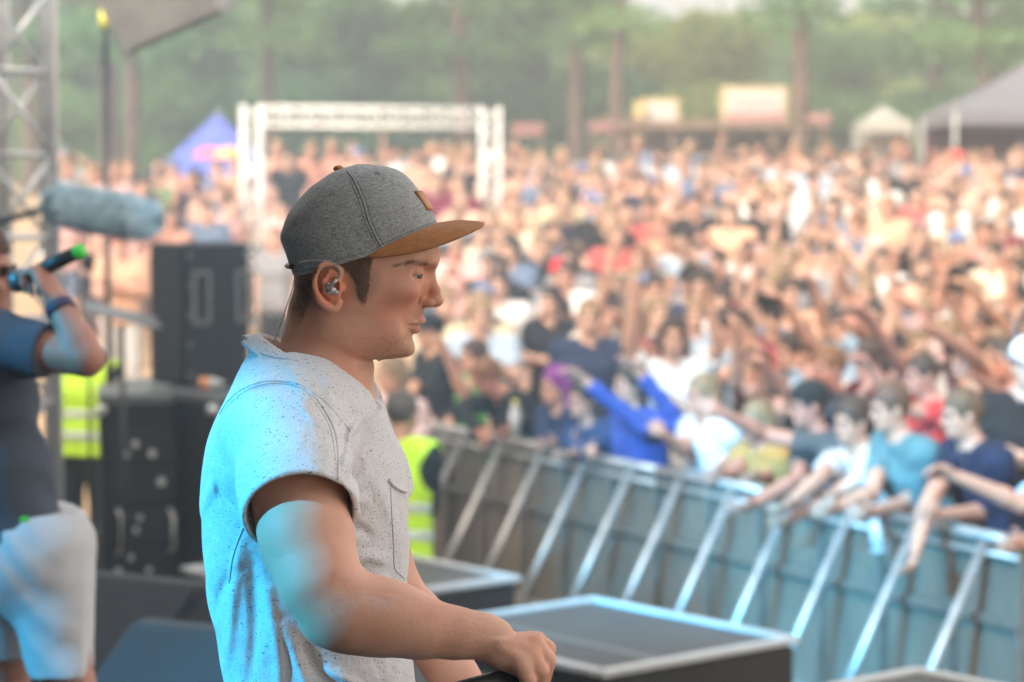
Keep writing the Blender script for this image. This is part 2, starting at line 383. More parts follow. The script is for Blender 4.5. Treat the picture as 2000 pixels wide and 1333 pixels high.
def build_parts(J, h=0.011, top='tee', bottom='shorts', curl=(0.3, 0.3), nrm=(None, None), hs=0.95, feet=True, tag_='', hem=.08):
    lo, hi = bounds(J, 0.24)
    F = Field(lo, hi, h)
    torso(F, J)
    F.cone(J['neck'] + Vector((0, 0, -.03)), J['head'] + Vector((-.02, 0, -.05)), .062, .055, 0.03)
    for i in (0, 1):
        F.cone(J['sh', i], J['el', i], .054, .040, 0.035); F.cone(J['el', i], lerp(J['el', i], J['wr', i], .3), .040, .041, 0.01)
        F.cone(lerp(J['el', i], J['wr', i], .25), J['wr', i], .041, .026, 0.01)
        add_hand(F, J['el', i], J['wr', i], curl[i], nrm[i])
        F.cone(J['hip', i], J['kn', i], .085, .056, 0.04)
        F.cone(J['kn', i], lerp(J['kn', i], J['an', i], .3), .055, .058, 0.02); F.cone(lerp(J['kn', i], J['an', i], .3), J['an', i], .058, .036, 0.02)
        if feet: F.ell(J['an', i] + Vector((.06, 0, -.04)), (.13, .045, .04), 0.03)
    add_head(F, J['head'], J['hr'], hs)
    out = {'body': F.mesh('body' + tag_)}
    if top != 'none':
        G = Field(lo, hi, h)
        torso(G, J, g=0.016)
        if top in ('tee', 'long'):
            for i in (0, 1):
                if top == 'tee':
                    m = lerp(J['sh', i], J['el', i], .62); G.cone(J['sh', i], m, .068, .064, 0.04, cut=True)
                else:
                    G.cone(J['sh', i], J['el', i], .066, .054, 0.04); G.cone(J['el', i], lerp(J['el', i], J['wr', i], .9), .054, .042, 0.02, cut=True)
        up = (J['neck'] - J['chest']).normalized()
        G.cone(J['neck'] + up * .02, J['neck'] + up * .2, .075, .10, 0.008, 's')
        if top == 'tank':
            for i in (0, 1): G.ell(J['sh', i] + (J['sh', i] - J['neck']) * .15, (.085, .085, .10), 0.01, 's')
        dn = (J['pel'] - J['waist']).normalized()
        G.plane(J['pel'] + dn * hem, dn)
        # gentle cloth folds
        X = (G.lo[0] + h * np.arange(G.n[0]))[:, None, None]; Y = (G.lo[1] + h * np.arange(G.n[1]))[None, :, None]; Z = (G.lo[2] + h * np.arange(G.n[2]))[None, None, :]
        G.a += (0.0045 * np.sin(Z * 55 + 4 * np.sin(Y * 14) + X * 20) * np.sin(Y * 23 + Z * 9)).astype(np.float32)
        out['shirt'] = G.mesh('shirt' + tag_)
    if bottom == 'custom': return out
    H = Field(lo, (hi[0], hi[1], J['pel'].z + 0.2), h)
    H.cone(J['pel'] + Vector((0, -.07, .02)), J['pel'] + Vector((0, .07, .02)), .118, .118, 0.04)
    for i in (0, 1):
        if bottom == 'shorts': H.cone(J['hip', i], lerp(J['hip', i], J['kn', i], .85), .108, .088, 0.04, cut=True)
        else: H.cone(J['hip', i], J['kn', i], .100, .074, 0.04); H.cone(J['kn', i], lerp(J['kn', i], J['an', i], .95), .074, .062, 0.02, cut=True)
    H.plane(J['pel'] + Vector((0, 0, .06)), (0, 0, 1))
    out['shorts' if bottom == 'shorts' else 'trousers'] = H.mesh('trousers' + tag_)
    return out
def hair_mesh(kind, h=0.007):
    lo, hi = (-.2, -.16, -.34), (.2, .16, .2)
    F = Field(lo, hi, h)
    I = Matrix.Identity(3)
    if kind in ('short', 'long', 'bun'):
        F.ell((-.016, 0, .042), (.104, .084, .100), 0.01)
        F.ell((.12, 0, -.05), (.085, .2, .12), 0.006, 's')
        F.add(F.lo, F.lo + F.n * h, lambda X, Y, Z: (-.075 + 0 * X) - Z + 0.35 * (X) + 0 * Y, 0.006, 'i') if kind != 'long' else None
        for sg in (-1, 1): F.ell((.0, sg * .09, -.012), (.028, .03, .036), 0.004, 's') if kind == 'short' else None
        if kind == 'long':
            for sg in (-1, 1):
                F.cone((-.03, sg * .06, .0), (-.035, sg * .075, -.2), .036, .022, 0.03); F.cone((-.06, sg * .03, 0), (-.075, sg * .035, -.25), .04, .026, 0.03)
            F.ell((.10, 0, -.06), (.075, .06, .12), 0.01, 's')
        if kind == 'bun': F.ell((-.12, 0, .09), (.036, .036, .036), 0.01)
        X = (F.lo[0] + h * np.arange(F.n[0]))[:, None, None]; Y = (F.lo[1] + h * np.arange(F.n[1]))[None, :, None]; Z = (F.lo[2] + h * np.arange(F.n[2]))[None, None, :]
        F.a += (0.0035 * np.sin(Y * 160 + 8 * np.sin(Z * 20)) * np.sin(X * 70 + Z * 50)).astype(np.float32)
    elif kind in ('cap', 'backcap'):
        F.ell((-.014, 0, .050), (.106, .086, .092), 0.0)
        F.plane((0, 0, .035), (0.12, 0, -1))
        sx = 1 if kind == 'cap' else -1
        F.ell((sx * .105, 0, .045), (.075, .066, .008), 0.006, rot=Matrix.Rotation(sx * .15, 3, 'Y'))
    return F.mesh(kind)
HAIR = {k: hair_mesh(k) for k in ('short', 'long', 'bun', 'cap', 'backcap')}
def eyes_mesh():
    out = []
    for sg in (-1, 1):
        b = MB(); b.ball((.080, sg * .030, .006), .011, (.8, 1.25, .55), 2)
        b.box((.0905, sg * .031, .020), (.010, .034, .017), rot=Matrix.Rotation(sg * .25, 3, 'Z'), bev=.003)
        out.append(b.mesh('eye', True))
    return out
EYES = eyes_mesh()
M['eye_dark'] = mat('eyes_and_brows', (0.03, 0.02, 0.015), 0.4)
def dress(root, parts, J, cols, hair='short', hs=0.95, eyes=True):
    """parts -> children of root. cols: skin, shirt, legs, hair"""
    s_ = link('body', parts['body'], M['skin'], root, cols[0])
    if 'shirt' in parts: link('shirt', parts['shirt'], M['cloth'], root, cols[1])
    for k in ('trousers', 'shorts'):
        if k in parts: link(k, parts[k], M['cloth'], root, cols[2])
    mx = Matrix.Translation(J['head']) @ J['hr'].to_4x4() @ Matrix.Scale(hs, 4)
    def put(nm, me, m, c):
        o = link(nm, me, m, root, c); o.matrix_local = mx; return o
    if hair in ('cap', 'backcap'):
        put('hair', HAIR['short'], M['hairc'], (0.05, 0.03, 0.02)); put('cap', HAIR[hair], M['cloth'], cols[3]).scale = (1.06 * hs,) * 3
    elif hair: put('hair', HAIR[hair], M['hairc'], cols[3])
    if eyes:
        for me in EYES: put('eye', me, M['eye_dark'], (0.03, 0.02, 0.015))
    return root
# ------------------------------------------------------------ ground, stage, haze
def gz(y, x=0.0):                                  # the sandy floor: flat in the pit, rising like a slope behind
    if y < 18: z = 0
    elif y < 44: z = 0.075 * (y - 18) * min(1, (y - 18) / 6 * .5 + .5)
    else: z = 0.075 * 26 + 0.03 * (y - 44)
    return z
xs = np.concatenate([np.linspace(-260, -20, 9), np.linspace(-16, 18, 35), np.linspace(24, 260, 9)]); ys = np.concatenate([np.linspace(-60, 10, 8), np.linspace(11, 60, 80), np.linspace(66, 700, 14)])
Vt = [(x, y, gz(y) + (0.05 * math.sin(x * 1.7 + y * .8) * math.sin(y * .9) if 19 < y < 66 else 0)) for x in xs for y in ys]
Fq = [(i * len(ys) + j, (i + 1) * len(ys) + j, (i + 1) * len(ys) + j + 1, i * len(ys) + j + 1) for i in range(len(xs) - 1) for j in range(len(ys) - 1)]
tag(link('ground', pymesh('ground', Vt, Fq), M['sand']), kind='structure')
# stage: edge runs away from the camera, to the left
ed = Vector((-.62, .78)); ed.normalize(); en = Vector((ed.y, -ed.x))         # along the edge, and outwards to the crowd
E0 = Vector((0.62, 7.3))
def edge(t, o=0.0): return E0 + ed * t + en * o
b = MB(); q = [edge(-16), edge(5.6), edge(5.6, -12), edge(-16, -12)]
bm_ = b.bm; lo_ = [bm_.verts.new((p.x, p.y, .62)) for p in q]; up_ = [bm_.verts.new((p.x, p.y, .95)) for p in q]
bm_.faces.new(up_); bm_.faces.new(lo_[::-1])
for i in range(4): bm_.faces.new((lo_[i], lo_[(i + 1) % 4], up_[(i + 1) % 4], up_[i]))
tag(b.build('stage_floor', M['stage']), kind='structure')
b = MB()
for t in np.arange(-15, 5.5, 2.2):
    for o in (-.3, -4, -8):
        p = edge(t, o); b.tube((p.x, p.y, 0), (p.x, p.y, .62), .04)
tag(b.build('stage_legs', M['alu']), kind='structure')
q = [edge(-16, -.3), edge(5.5, -.3)]
b = MB(); n_ = 120
pr = [edge(-16 + 21.5 * i / n_, -.35 + .04 * math.sin(i * 1.3)) for i in range(n_ + 1)]
for i in range(n_): b.quad((pr[i].x, pr[i].y, .01), (pr[i + 1].x, pr[i + 1].y, .01), (pr[i + 1].x, pr[i + 1].y, .615), (pr[i].x, pr[i].y, .615))
tag(b.build('stage_skirt', M['drape']), kind='structure')
# unseen roof and backdrop, added and sized to hold sky light off the stage
b = MB(); c = edge(-1, -8.2); b.box((c.x, c.y, 6.2), (31, 8.6, .25), rz=math.atan2(ed.y, ed.x)); tag(b.build('shade_roof', M['drape']), kind='structure')
b = MB(); pr = [edge(-16.3 + 22 * i / 200, -12.2 + .12 * math.sin(i * 1.1)) for i in range(321)]
for i in range(320): b.quad((pr[i].x, pr[i].y, .5), (pr[i + 1].x, pr[i + 1].y, .5), (pr[i + 1].x, pr[i + 1].y, 6.05), (pr[i].x, pr[i].y, 6.05))
tag(b.build('shade_backdrop', M['drape']), kind='structure')
# ------------------------------------------------------------ stage lamps
CY = (0.05, 0.56, 1.0)
spot('cyan_stage_spot', (-5.6, 1.9, 4.6), (-.46, 3.12, 1.95), 1000, 9.4, .12, CY, .05)
spot('cyan_stage_spot', (-5.9, 3.2, 4.6), (-1.25, 5.5, 1.75), 550, 18, .3, CY, .05)
spot('cyan_stage_spot', (-5.0, 2.0, 5.3), (1.75, 11.4, .95), 5200, 15, .6, CY, .12)
spot('cyan_stage_spot', (-3.4, 1.4, 5.2), (1.62, 12.0, .45), 3400, 7.6, .7, CY, .12)
spot('cyan_stage_spot', (-3.2, 2.0, 5.4), (.75, 13.3, 1.0), 4200, 9, .8, CY, .12)
# ------------------------------------------------------------ crowd barrier
bd = Vector((-.55, 1)).normalized(); bo = Vector((2.06, 10.8)); bn = Vector((-bd.y, bd.x))       # bn points to the stage
if bn.x > 0: bn = -bn
BH = 1.05
proto = None
def barrier_panel():
    e = empty('crowd_barrier', (0, 0, 0))
    b = MB(); b.path([(-.49, 0, .02), (-.49, 0, BH), (.49, 0, BH), (.49, 0, .02)], .0001, 4) if 0 else None
    b.tube((-.5, 0, BH), (.5, 0, BH), .030); b.tube((-.5, .018, BH - .07), (.5, .018, BH - .07), .014); b.build('top_rail', M['steel'], e, True)
    link('perforated_sheet', MB().box((0, -.02, .55), (.985, .003, .96)).mesh('perforated_sheet'), M['perf'], e)
    link('middle_rail', MB().box((0, .012, .68), (.98, .03, .035), bev=.004).mesh('middle_rail'), M['post'], e)
    link('bottom_rail', MB().box((0, .012, .10), (.98, .04, .05), bev=.004).mesh('bottom_rail'), M['steel'], e)
    post = MB().box((0, 0, .52), (.035, .04, 1.02), bev=.004).mesh('post'); 
    for x in (-.47, 0): link('post', post, M['post'], e).location = (x, 0, 0)
    st_ = MB().tube((0, .02, BH - .03), (0, .56, .03), .024).mesh('strut', True)
    for x in (-.25, .25): link('strut', st_, M['steel'], e).location = (x, 0, 0)
    link('foot_plate', MB().box((0, .32, .012), (.98, .62, .008)).mesh('foot_plate'), M['deck'], e)
    return e
proto = barrier_panel()
def copy_tree(o, parent=None):
    c = o.copy(); COL.objects.link(c); c.parent = parent
    for ch in list(o.children): copy_tree(ch, c)
    return c
brz = math.atan2(bd.y, bd.x)
for i, t in enumerate(range(0, 8)):
    o = proto if i == 0 else copy_tree(proto)
    p = bo + bd * (t + .12); o.location = (p.x, p.y, 0); o.rotation_euler = (0, 0, brz + (math.pi if Matrix.Rotation(brz, 2) @ Vector((0, 1)) @ bn < 0 else 0))
    pos = 'panel of the steel crowd barrier, %s from the right edge of the photo' % ('first', 'second', 'third', 'fourth', 'fifth', 'sixth', 'seventh', 'eighth')[i]
    tag(o, pos, 'barrier', 'panels of the crowd barrier')
# ------------------------------------------------------------ risers in front of the stage
def riser(c0, c1, c2, label):                     # right corner, far corner, near corner of the top
    a = (c1 - c0); w = a.length; bb = (c2 - c0); d_ = bb.length; x = a.normalized(); y = bb.normalized(); y = (y - x * x.dot(y)).normalized()
    cen = c0 + x * w / 2 + y * d_ / 2; H_ = cen.z
    e = empty('stage_riser', (cen.x, cen.y, 0), math.atan2(x.y, x.x), label, 'riser', 'low risers along the stage front')
    link('body', MB().box((0, 0, H_ / 2 - .01), (w - .03, d_ - .03, H_ - .025), bev=.01).mesh('body'), M['blackbox'], e)
    link('top_panel', MB().box((0, 0, H_ - .008), (w - .06, d_ - .06, .012)).mesh('top_panel'), M['deck'], e)
    fr = MB()
    for sx in (-1, 1): fr.box((sx * (w / 2 - .02), 0, H_), (.05, d_, .025), bev=.004)
    for sy in (-1, 1): fr.box((0, sy * (d_ / 2 - .02), H_ - .0005), (w - .094, .05, .024), bev=.004)
    fr.build('edge_trim', M['whitetrim'], e)
    link('tape', MB().box((0, -.0 + d_ * .17, H_ + .0005), (w - .1, .05, .002)).mesh('tape'), M['greygear'], e)
    for i in range(5): MB().tube((-w / 2 + .02 + (w - .04) * i / 4, d_ / 2 - .02, H_ + .012), (-w / 2 + .02 + (w - .04) * i / 4, d_ / 2 - .02, H_ + .015), .008).build('screw', M['greygear'], e)
    for sy, sx in ((1, -.22), (1, .22), (-1, -.22), (-1, .22)):
        h_ = MB().box((sx * w, sy * (d_ / 2 - .008), H_ * .62), (.17, .012, .12), bev=.004); h_.build('handle', M['screen_black'], e)
    for sx in (-1, 1): MB().box((sx * (w / 2 - .008), 0, H_ * .62), (.012, .2, .13), bev=.004).build('handle', M['screen_black'], e)
    for sx in (-.36, 0, .36): MB().box((sx * w, (d_ / 2 - .010), H_ * .35), (.05, .016, .07), bev=.006).build('latch', M['alu'], e)
    return e
ra = Vector((-.70, .714, 0)); rb = Vector((-.714, -.70, 0))
c2_ = PZ(1562, 1250, .90); riser(c2_, c2_ + (PZ(1160, 1170, .9) - c2_), c2_ + (PZ(1215, 1327, .9) - c2_), 'middle black riser with pale edge trim, beside the hand of the man in the cap')
c1_ = PZ(1017, 1130, .90); va = (PZ(1160, 1170, .9) - c2_); vb = (PZ(1215, 1327, .9) - c2_)
riser(c1_, c1_ + va, c1_ + (PZ(800, 1172, .9) - c1_).normalized() * vb.length, 'farthest black riser, half hidden behind the chest of the man in the cap')
c3_ = PZ(1790, 1308, .90); riser(c3_ - va, c3_, c3_ - va + vb, 'riser only showing its corner at the bottom right, right of the other two')
# ------------------------------------------------------------ loudspeakers beside the stage
d0 = 12.0
pc = P(368, 757, d0); topz = P(368, 478, d0).z; H_ = topz - pc.z
def cabinet(cx, cy, z0, w, d, h_, rz, name, label, cat, group=None, front=True):
    e = empty(name, (cx, cy, z0), rz, label, cat, group)
    link('body', MB().box((0, 0, h_ / 2), (w, d, h_), bev=.012).mesh('body'), M['blackbox'], e)
    link('grille', MB().box((-w / 2 - .004, 0, h_ / 2), (.012, d - .05, h_ - .06), bev=.004).mesh('grille'), M['grille'], e)
    for z_ in (.62,):
        for yy in (-.10, .16):
            r_ = MB(); c_ = (yy, -d / 2 - .003, h_ * z_)
            for s1 in (-1, 1): r_.box((c_[0] + s1 * .045, c_[1], c_[2]), (.022, .02, .27), bev=.005); r_.box((c_[0], c_[1] - .0005, c_[2] + s1 * .125), (.066, .019, .022), bev=.005)
            r_.build('handle', M['greygear'], e)
    for sx in (-1, 1):
        for k in range(5): MB().tube((sx * w * .44, -d / 2 - .004, h_ * (.08 + .21 * k)), (sx * w * .44, -d / 2 + .004, h_ * (.08 + .21 * k)), .014).build('bolt', M['greygear'], e)
    return e
cabinet(pc.x + .02, pc.y + .3, pc.z, .38, .34, H_, R(40), 'loudspeaker', 'tall black loudspeaker with two grey side handles standing on the amplifier cases at the left', 'loudspeaker')
z1 = pc.z - .01
def rack(px0, y, w, h_, rz, label):
    p = P(px0, 800, y); e = empty('amplifier_case', (p.x, p.y, 0), rz, label, 'equipment case', 'black equipment cases under the loudspeaker')
    link('body', MB().box((0, 0, h_ / 2), (w, .6, h_), bev=.012).mesh('body'), M['blackbox'], e)
    link('lid', MB().box((0, 0, h_ - .02), (w + .01, .61, .05), bev=.01).mesh('lid'), M['greygear'], e)
    rnd = random.Random(int(px0)); 
    for sgn in (-1,):
        for k in range(int(h_ / .2)):
            MB().box((0, sgn * .303, .12 + k * .2), (w - .08, .012, .16), bev=.003).build('front_panel', M['black'], e)
            for j in range(6):
                if rnd.random() < .45: x_ = -w / 2 + .08 + rnd.random() * (w - .16); z_ = .12 + k * .2 + rnd.uniform(-.05, .05); MB().tube((x_, sgn * .31, z_), (x_, sgn * .335, z_), .012 + rnd.random() * .012).build('knob', M['alu'], e)
    for sx in (-1, 1):
        for z_ in (.06, h_ - .07): MB().ball((sx * (w / 2 - .012), -.29, z_), .03, sub=2).build('corner_guard', M['alu'], e, True)
    for sx in (-1, 1): MB().path([(sx * w * .3, -.315, h_ * .5), (sx * w * .3 + .02, -.37, h_ * .52), (sx * w * .3 + .02, -.37, h_ * .62), (sx * w * .3, -.315, h_ * .64)], .01, 8).build('handle', M['alu'], e, True)
    return e
rack(275, 12.2, .42, z1 - .02, R(10), 'left tall black equipment case with shiny fittings under the loudspeaker')
rack(440, 12.05, .52, z1, R(38), 'right tall black equipment case with shiny fittings, partly behind the man in the cap')
rack(345, 12.75, .5, z1 - .03, R(25), 'rear tall black equipment case behind the two others under the loudspeaker')
bt = P(408, 747, 11.95); e = empty('drink_bottle', (bt.x, bt.y, z1 + .035), R(10), 'small bottle with orange and white label lying on the black equipment case', 'bottle')
b = MB(); b.tube((-.05, 0, 0), (.03, 0, 0), .03, .03, 14); b.tube((.03, 0, 0), (.055, 0, 0), .03, .012, 14); b.tube((.055, 0, 0), (.075, 0, 0), .012, .012, 12); b.build('bottle_body', M['whitetrim'], e, True)
M['orange'] = mat('orange_label', (.7, .22, .06), .5); b = MB(); b.tube((-.045, 0, 0), (-.005, 0, 0), .0305, .0305, 14); b.build('label', M['orange'], e, True)
# ------------------------------------------------------------ floor monitors
def wedge(p, rz, label, w=.62, d_=.5, h_=.40):
    e = empty('floor_monitor', (p.x, p.y, .95), rz, label, 'floor monitor', 'black floor monitors on the stage')
    b = MB(); pr = [(-d_ / 2, 0), (d_ / 2, 0), (d_ / 2, h_), (d_ / 2 - .10, h_), (-d_ / 2, .12)]
    L = [b.bm.verts.new((-w / 2, y, z)) for y, z in pr]; Rr = [b.bm.verts.new((w / 2, y, z)) for y, z in pr]
    b.bm.faces.new(L); b.bm.faces.new(Rr[::-1])
    for i in range(5): b.bm.faces.new((L[i], Rr[i], Rr[(i + 1) % 5], L[(i + 1) % 5]))
    bmesh.ops.bevel(b.bm, geom=list(b.bm.edges), offset=.012, segments=2, affect='EDGES'); b.build('body', M['blackbox'], e)
    sl = math.atan2(h_ - .12, d_ - .10); ln = math.hypot(h_ - .12, d_ - .10)
    g_ = MB().box((0, -.05, (h_ + .12) / 2 + .008), (w - .05, ln - .05, .014), rot=Matrix.Rotation(sl, 3, 'X'), bev=.004); g_.build('grille', M['grille'], e)
    for sx in (-1, 1): MB().box((sx * (w / 2 + .002), .1, .17), (.012, .16, .06), bev=.004).build('handle', M['greygear'], e)
    return e
spot('cyan_stage_spot', (-5.4, 3.6, 5.4), (-.95, 6.7, 1.2), 1500, 10, .4, CY, .06)
p = P(330, 1330, 6.75); wedge(p, R(-28), 'black floor monitor with grille lit blue on the stage, nearest the man in the cap', w=.5)
p = P(225, 1290, 7.6); wedge(p, R(-28), 'unlit black floor monitor behind the blue-lit one, beside the singer in white shorts', w=.5)
# ------------------------------------------------------------ truss tower at the left and truss goal in the crowd
def truss(mb_ch, mb_br, a, b2, w, side, seg, rc=.025, rd=.010):
    a = Vector(a); b2 = Vector(b2); ax_ = (b2 - a).normalized(); s1 = Vector(side).normalized(); s2 = ax_.cross(s1).normalized(); L = (b2 - a).length; n = max(1, round(L / seg))
    cs = [s1 * w / 2 + s2 * w / 2, s1 * w / 2 - s2 * w / 2, -s1 * w / 2 - s2 * w / 2, -s1 * w / 2 + s2 * w / 2]
    for c in cs: mb_ch.tube(a + c, b2 + c, rc, seg=12)
    for i in range(n):
        p0 = a + ax_ * L * i / n; p1 = a + ax_ * L * (i + 1) / n
        for k in range(4):
            c, d2 = cs[k], cs[(k + 1) % 4]
            if i % 2 == 0: mb_br.tube(p0 + c, p1 + d2, rd, seg=8)
            else: mb_br.tube(p0 + d2, p1 + c, rd, seg=8)
            mb_br.tube(p0 + c, p0 + d2, rd, seg=8)
def truss_thing(name, label, segs, w, seg, rc, rd, side, cat='truss', bases=()):
    a0 = Vector(segs[0][0]); e = empty(name, a0, 0, label, cat)
    ch, br = MB(), MB()
    for a, b2, sd_ in segs: truss(ch, br, Vector(a) - a0, Vector(b2) - a0, w, sd_, seg, rc, rd)
    ch.build('chords', M['alu'], e, True); br.build('braces', M['alu'], e, True)
    for p_ in bases: MB().box(Vector(p_) - a0 + Vector((0, 0, .01)), (w * 1.6, w * 1.6, .02), bev=.003).build('base_plate', M['steel'], e)
    return e
tp = P(42, 600, 10.0); ts = (math.cos(R(18)), math.sin(R(18)), 0)
truss_thing('truss_tower', 'tall aluminium truss tower at the left edge, behind the singer', [((tp.x, tp.y, .02), (tp.x, tp.y, 7.5), ts)], .25, .34, .022, .011, ts, bases=[(tp.x, tp.y, 0)])
tp2 = P(-45, 600, 10.6)
truss_thing('truss_tower', 'second aluminium truss tower, only its edge showing behind the left one', [((tp2.x, tp2.y, .02), (tp2.x, tp2.y, 7.5), ts)], .25, .38, .022, .011, ts, bases=[(tp2.x, tp2.y, 0)])
gd = 29.5
gl, gr = P(492, 228, gd), P(958, 232, gd); gzf = gz(gd)
TF = truss_thing('truss_arch', 'white goal-shaped truss arch standing in the crowd under the trees', [((gl.x, gl.y, gzf), (gl.x, gl.y, gl.z + .14), (1, 0, 0)), ((gr.x, gr.y, gzf), (gr.x, gr.y, gr.z + .14), (1, 0, 0)), ((gl.x + .14, gl.y, gl.z), (gr.x - .14, gr.y, gr.z), (0, 0, 1))], .22, .26, .023, .013, (1, 0, 0), bases=[(gl.x, gl.y, gzf), (gr.x, gr.y, gzf)])
M['whitetruss'] = mat('pale_truss', (.78, .78, .76), .5, .1, var=.1)
for c in TF.children: c.data.materials.clear(); c.data.materials.append(M['whitetruss'])
# ------------------------------------------------------------ fluffy microphone on its pole, light stand, hanging speaker, music stand
a_, b_ = P(128, 398, 9.3), P(262, 420, 9.15)
e = empty('boom_microphone', a_, 0, 'furry windshield microphone, tinted pale blue, reaching in from the truss tower', 'microphone')
fm = MB(); ax_ = (b_ - a_); F = Field(Vector((-.15, -.15, -.15)), ax_ + Vector((.15, .15, .15)), .008); F.cone((0, 0, 0), ax_, .060, .066, 0); core = F.mesh('windshield')
M['fur'] = mat('light_tinted_fur', (.66, .86, .95), .9, var=.35, vscale=14, sheen=.3)  # the blue tint stands in for cyan stage light on pale fur
link('windshield', core, M['fur'], e)
V, Fc = [], []; rnd = random.Random(9)
L = ax_.length; un = ax_.normalized(); s1 = un.cross(Vector((0, 0, 1))).normalized(); s2 = un.cross(s1)
for _ in range(9000):
    t = rnd.uniform(-.25, 1.28); th = rnd.uniform(0, 6.283); rr = .064 if 0 < t < 1 else .064 * math.sqrt(max(0, 1 - (abs(t - .5) * 2 - 1) ** 2 * 2.9)) 
    n = (s1 * math.cos(th) + s2 * math.sin(th)); 
    if not 0 < t < 1: n = (n + un * (1 if t > 1 else -1) * .8).normalized()
    p = un * t * L + (s1 * math.cos(th) + s2 * math.sin(th)) * rr
    d = (n * .7 + Vector((rnd.gauss(.1, .35), rnd.gauss(0, .3), rnd.gauss(-.75, .25)))).normalized(); strand(V, Fc, p, d, n, rnd.uniform(.02, .05), .0022)
link('fur', pymesh('fur', [list(q) for q in V], Fc, False), M['fur'], e)
MB().tube((0, 0, 0), (-1.9, .3, -.5), .014).build('pole', M['black'], e, True)
sp = P(205, 60, 14.5); e = empty('light_stand', (sp.x, sp.y, 0), 0, 'thin dark stand with a small yellow lamp on top beside the truss tower', 'light stand')
MB().tube((0, 0, 0), (0, 0, sp.z - .2), .022).tube((0, 0, sp.z - .2), (0, 0, sp.z + .02), .016).build('pole', M['black'], e, True)
for k in range(3): MB().tube((0, 0, .7), (.5 * math.cos(k * 2.1), .5 * math.sin(k * 2.1), .02), .012).build('leg', M['black'], e, True)
M['yellow'] = mat('yellow_plastic', (.75, .72, .12), .5); MB().tube((0, 0, sp.z + .02), (0, 0, sp.z + .13), .036, .03, 14).build('lamp', M['yellow'], e, True)
M['speaker_hazed'] = mat('haze_lightened_speaker', (.34, .33, .31), .6, var=.3, vscale=5)  # dark speaker's colour lightened to stand for haze over its unlit underside
hp = P(330, -40, 12.5); e = empty('hanging_loudspeaker', (hp.x, hp.y, hp.z), R(-30), 'dark loudspeaker hung from the stage roof at the upper left', 'loudspeaker')
MB().box((0, 0, 0), (.66, .4, .5), rot=Euler((R(24), R(-18), 0)).to_matrix(), bev=.015).build('body', M['speaker_hazed'], e)
MB().box(Euler((R(24), R(-18), 0)).to_matrix() @ Vector((0, -.205, 0)), (.60, .012, .44), rot=Euler((R(24), R(-18), 0)).to_matrix()).build('grille', M['speaker_hazed'], e)
for sx in (-.2, .2): MB().tube((sx, 0, .15), (sx, 0, 6.07 - hp.z), .008).build('hanger', M['steel'], e)
ms = P(238, 615, 11.4); e = empty('music_stand', (ms.x, ms.y, 0), R(20), 'dark music stand on a thin tripod left of the loudspeaker', 'music stand')
MB().tube((0, 0, .3), (0, 0, ms.z - .05), .012).build('pole', M['black'], e, True)
MB().box((0, 0, ms.z), (.36, .22, .008), rot=Matrix.Rotation(R(14), 3, 'Y') @ Matrix.Rotation(R(12), 3, 'X'), bev=.003).build('desk', M['greygear'], e)
for k in range(3): MB().tube((0, 0, .45), (.32 * math.cos(k * 2.1), .32 * math.sin(k * 2.1), .01), .009).build('leg', M['black'], e, True)
mp_ = P(172, 530, 12.6); e = empty('microphone_stand', (mp_.x, mp_.y, 0), 0, 'slim black microphone stand seen under the furry microphone', 'microphone stand')
MB().tube((0, 0, .02), (0, 0, mp_.z), .010).build('pole', M['black'], e, True); MB().tube((0, 0, 0), (0, 0, .03), .14).build('base', M['black'], e, True)
MB().ball((0, 0, mp_.z + .05), .04, (1, 1, 1.3)).build('head', M['black'], e, True)
# ------------------------------------------------------------ tents and stalls
def at(px, py, y): return P(px, py, y)
# blue star tent
y_ = 46.0; ap = at(425, 224, y_); e = empty('blue_tent', (ap.x, y_, gz(y_)), 0, 'blue pointed festival tent with pink and orange trim behind the left crowd', 'tent')
H_ = ap.z - gz(y_); b = MB(); N = 16; rows = []
for k in range(N + 1):
    t = k / N; r_ = .04 + 2.15 * (t ** 1.0); z = H_ * (1 - t) ** 1.12; row = []
    for j in range(24):
        a = j / 24 * 2 * math.pi; ff = 1 / max(abs(math.cos(a)), abs(math.sin(a))) ** .8; row.append(b.bm.verts.new((r_ * ff * math.cos(a), r_ * ff * math.sin(a) * .8, max(z, 0.05) - .08 * math.sin(t * math.pi) * abs(math.sin(2 * a)))))
    rows.append(row)
for k in range(N):
    for j in range(24): b.bm.faces.new((rows[k][j], rows[k][(j + 1) % 24], rows[k + 1][(j + 1) % 24], rows[k + 1][j]))
b.build('canopy', M['blue_tent'], e, True); MB().tube((0, 0, 0), (0, 0, H_ + .06), .03).build('pole', M['alu'], e)
M['tentpink'] = mat('pink_fabric', (.75, .14, .22), .8); M['tentorange'] = mat('orange_fabric', (.85, .40, .12), .8)
for c0_, mt, nm in (((412, 300), 'tentpink', 'small pink sun umbrella in front of the blue tent'), ((450, 300), 'tentorange', 'small orange sun umbrella in front of the blue tent')):
    q = at(c0_[0], c0_[1] + 8, 43.0 if mt == 'tentpink' else 42.2); e = empty('sun_umbrella', (q.x, q.y, gz(q.y)), 0, nm, 'umbrella')
    b = MB(); b2 = bmesh.new(); bmesh.ops.create_uvsphere(b2, u_segments=16, v_segments=8, radius=.30)
    bmesh.ops.delete(b2, geom=[v for v in b2.verts if v.co.z < -.02], context='VERTS')
    for v in b2.verts: v.co.z = v.co.z * .62 + q.z - gz(q.y)
    b._join(b2); b.build('canopy', M[mt], e, True); MB().tube((0, 0, 0), (0, 0, q.z - gz(q.y) + .12), .012).build('pole', M['alu'], e)
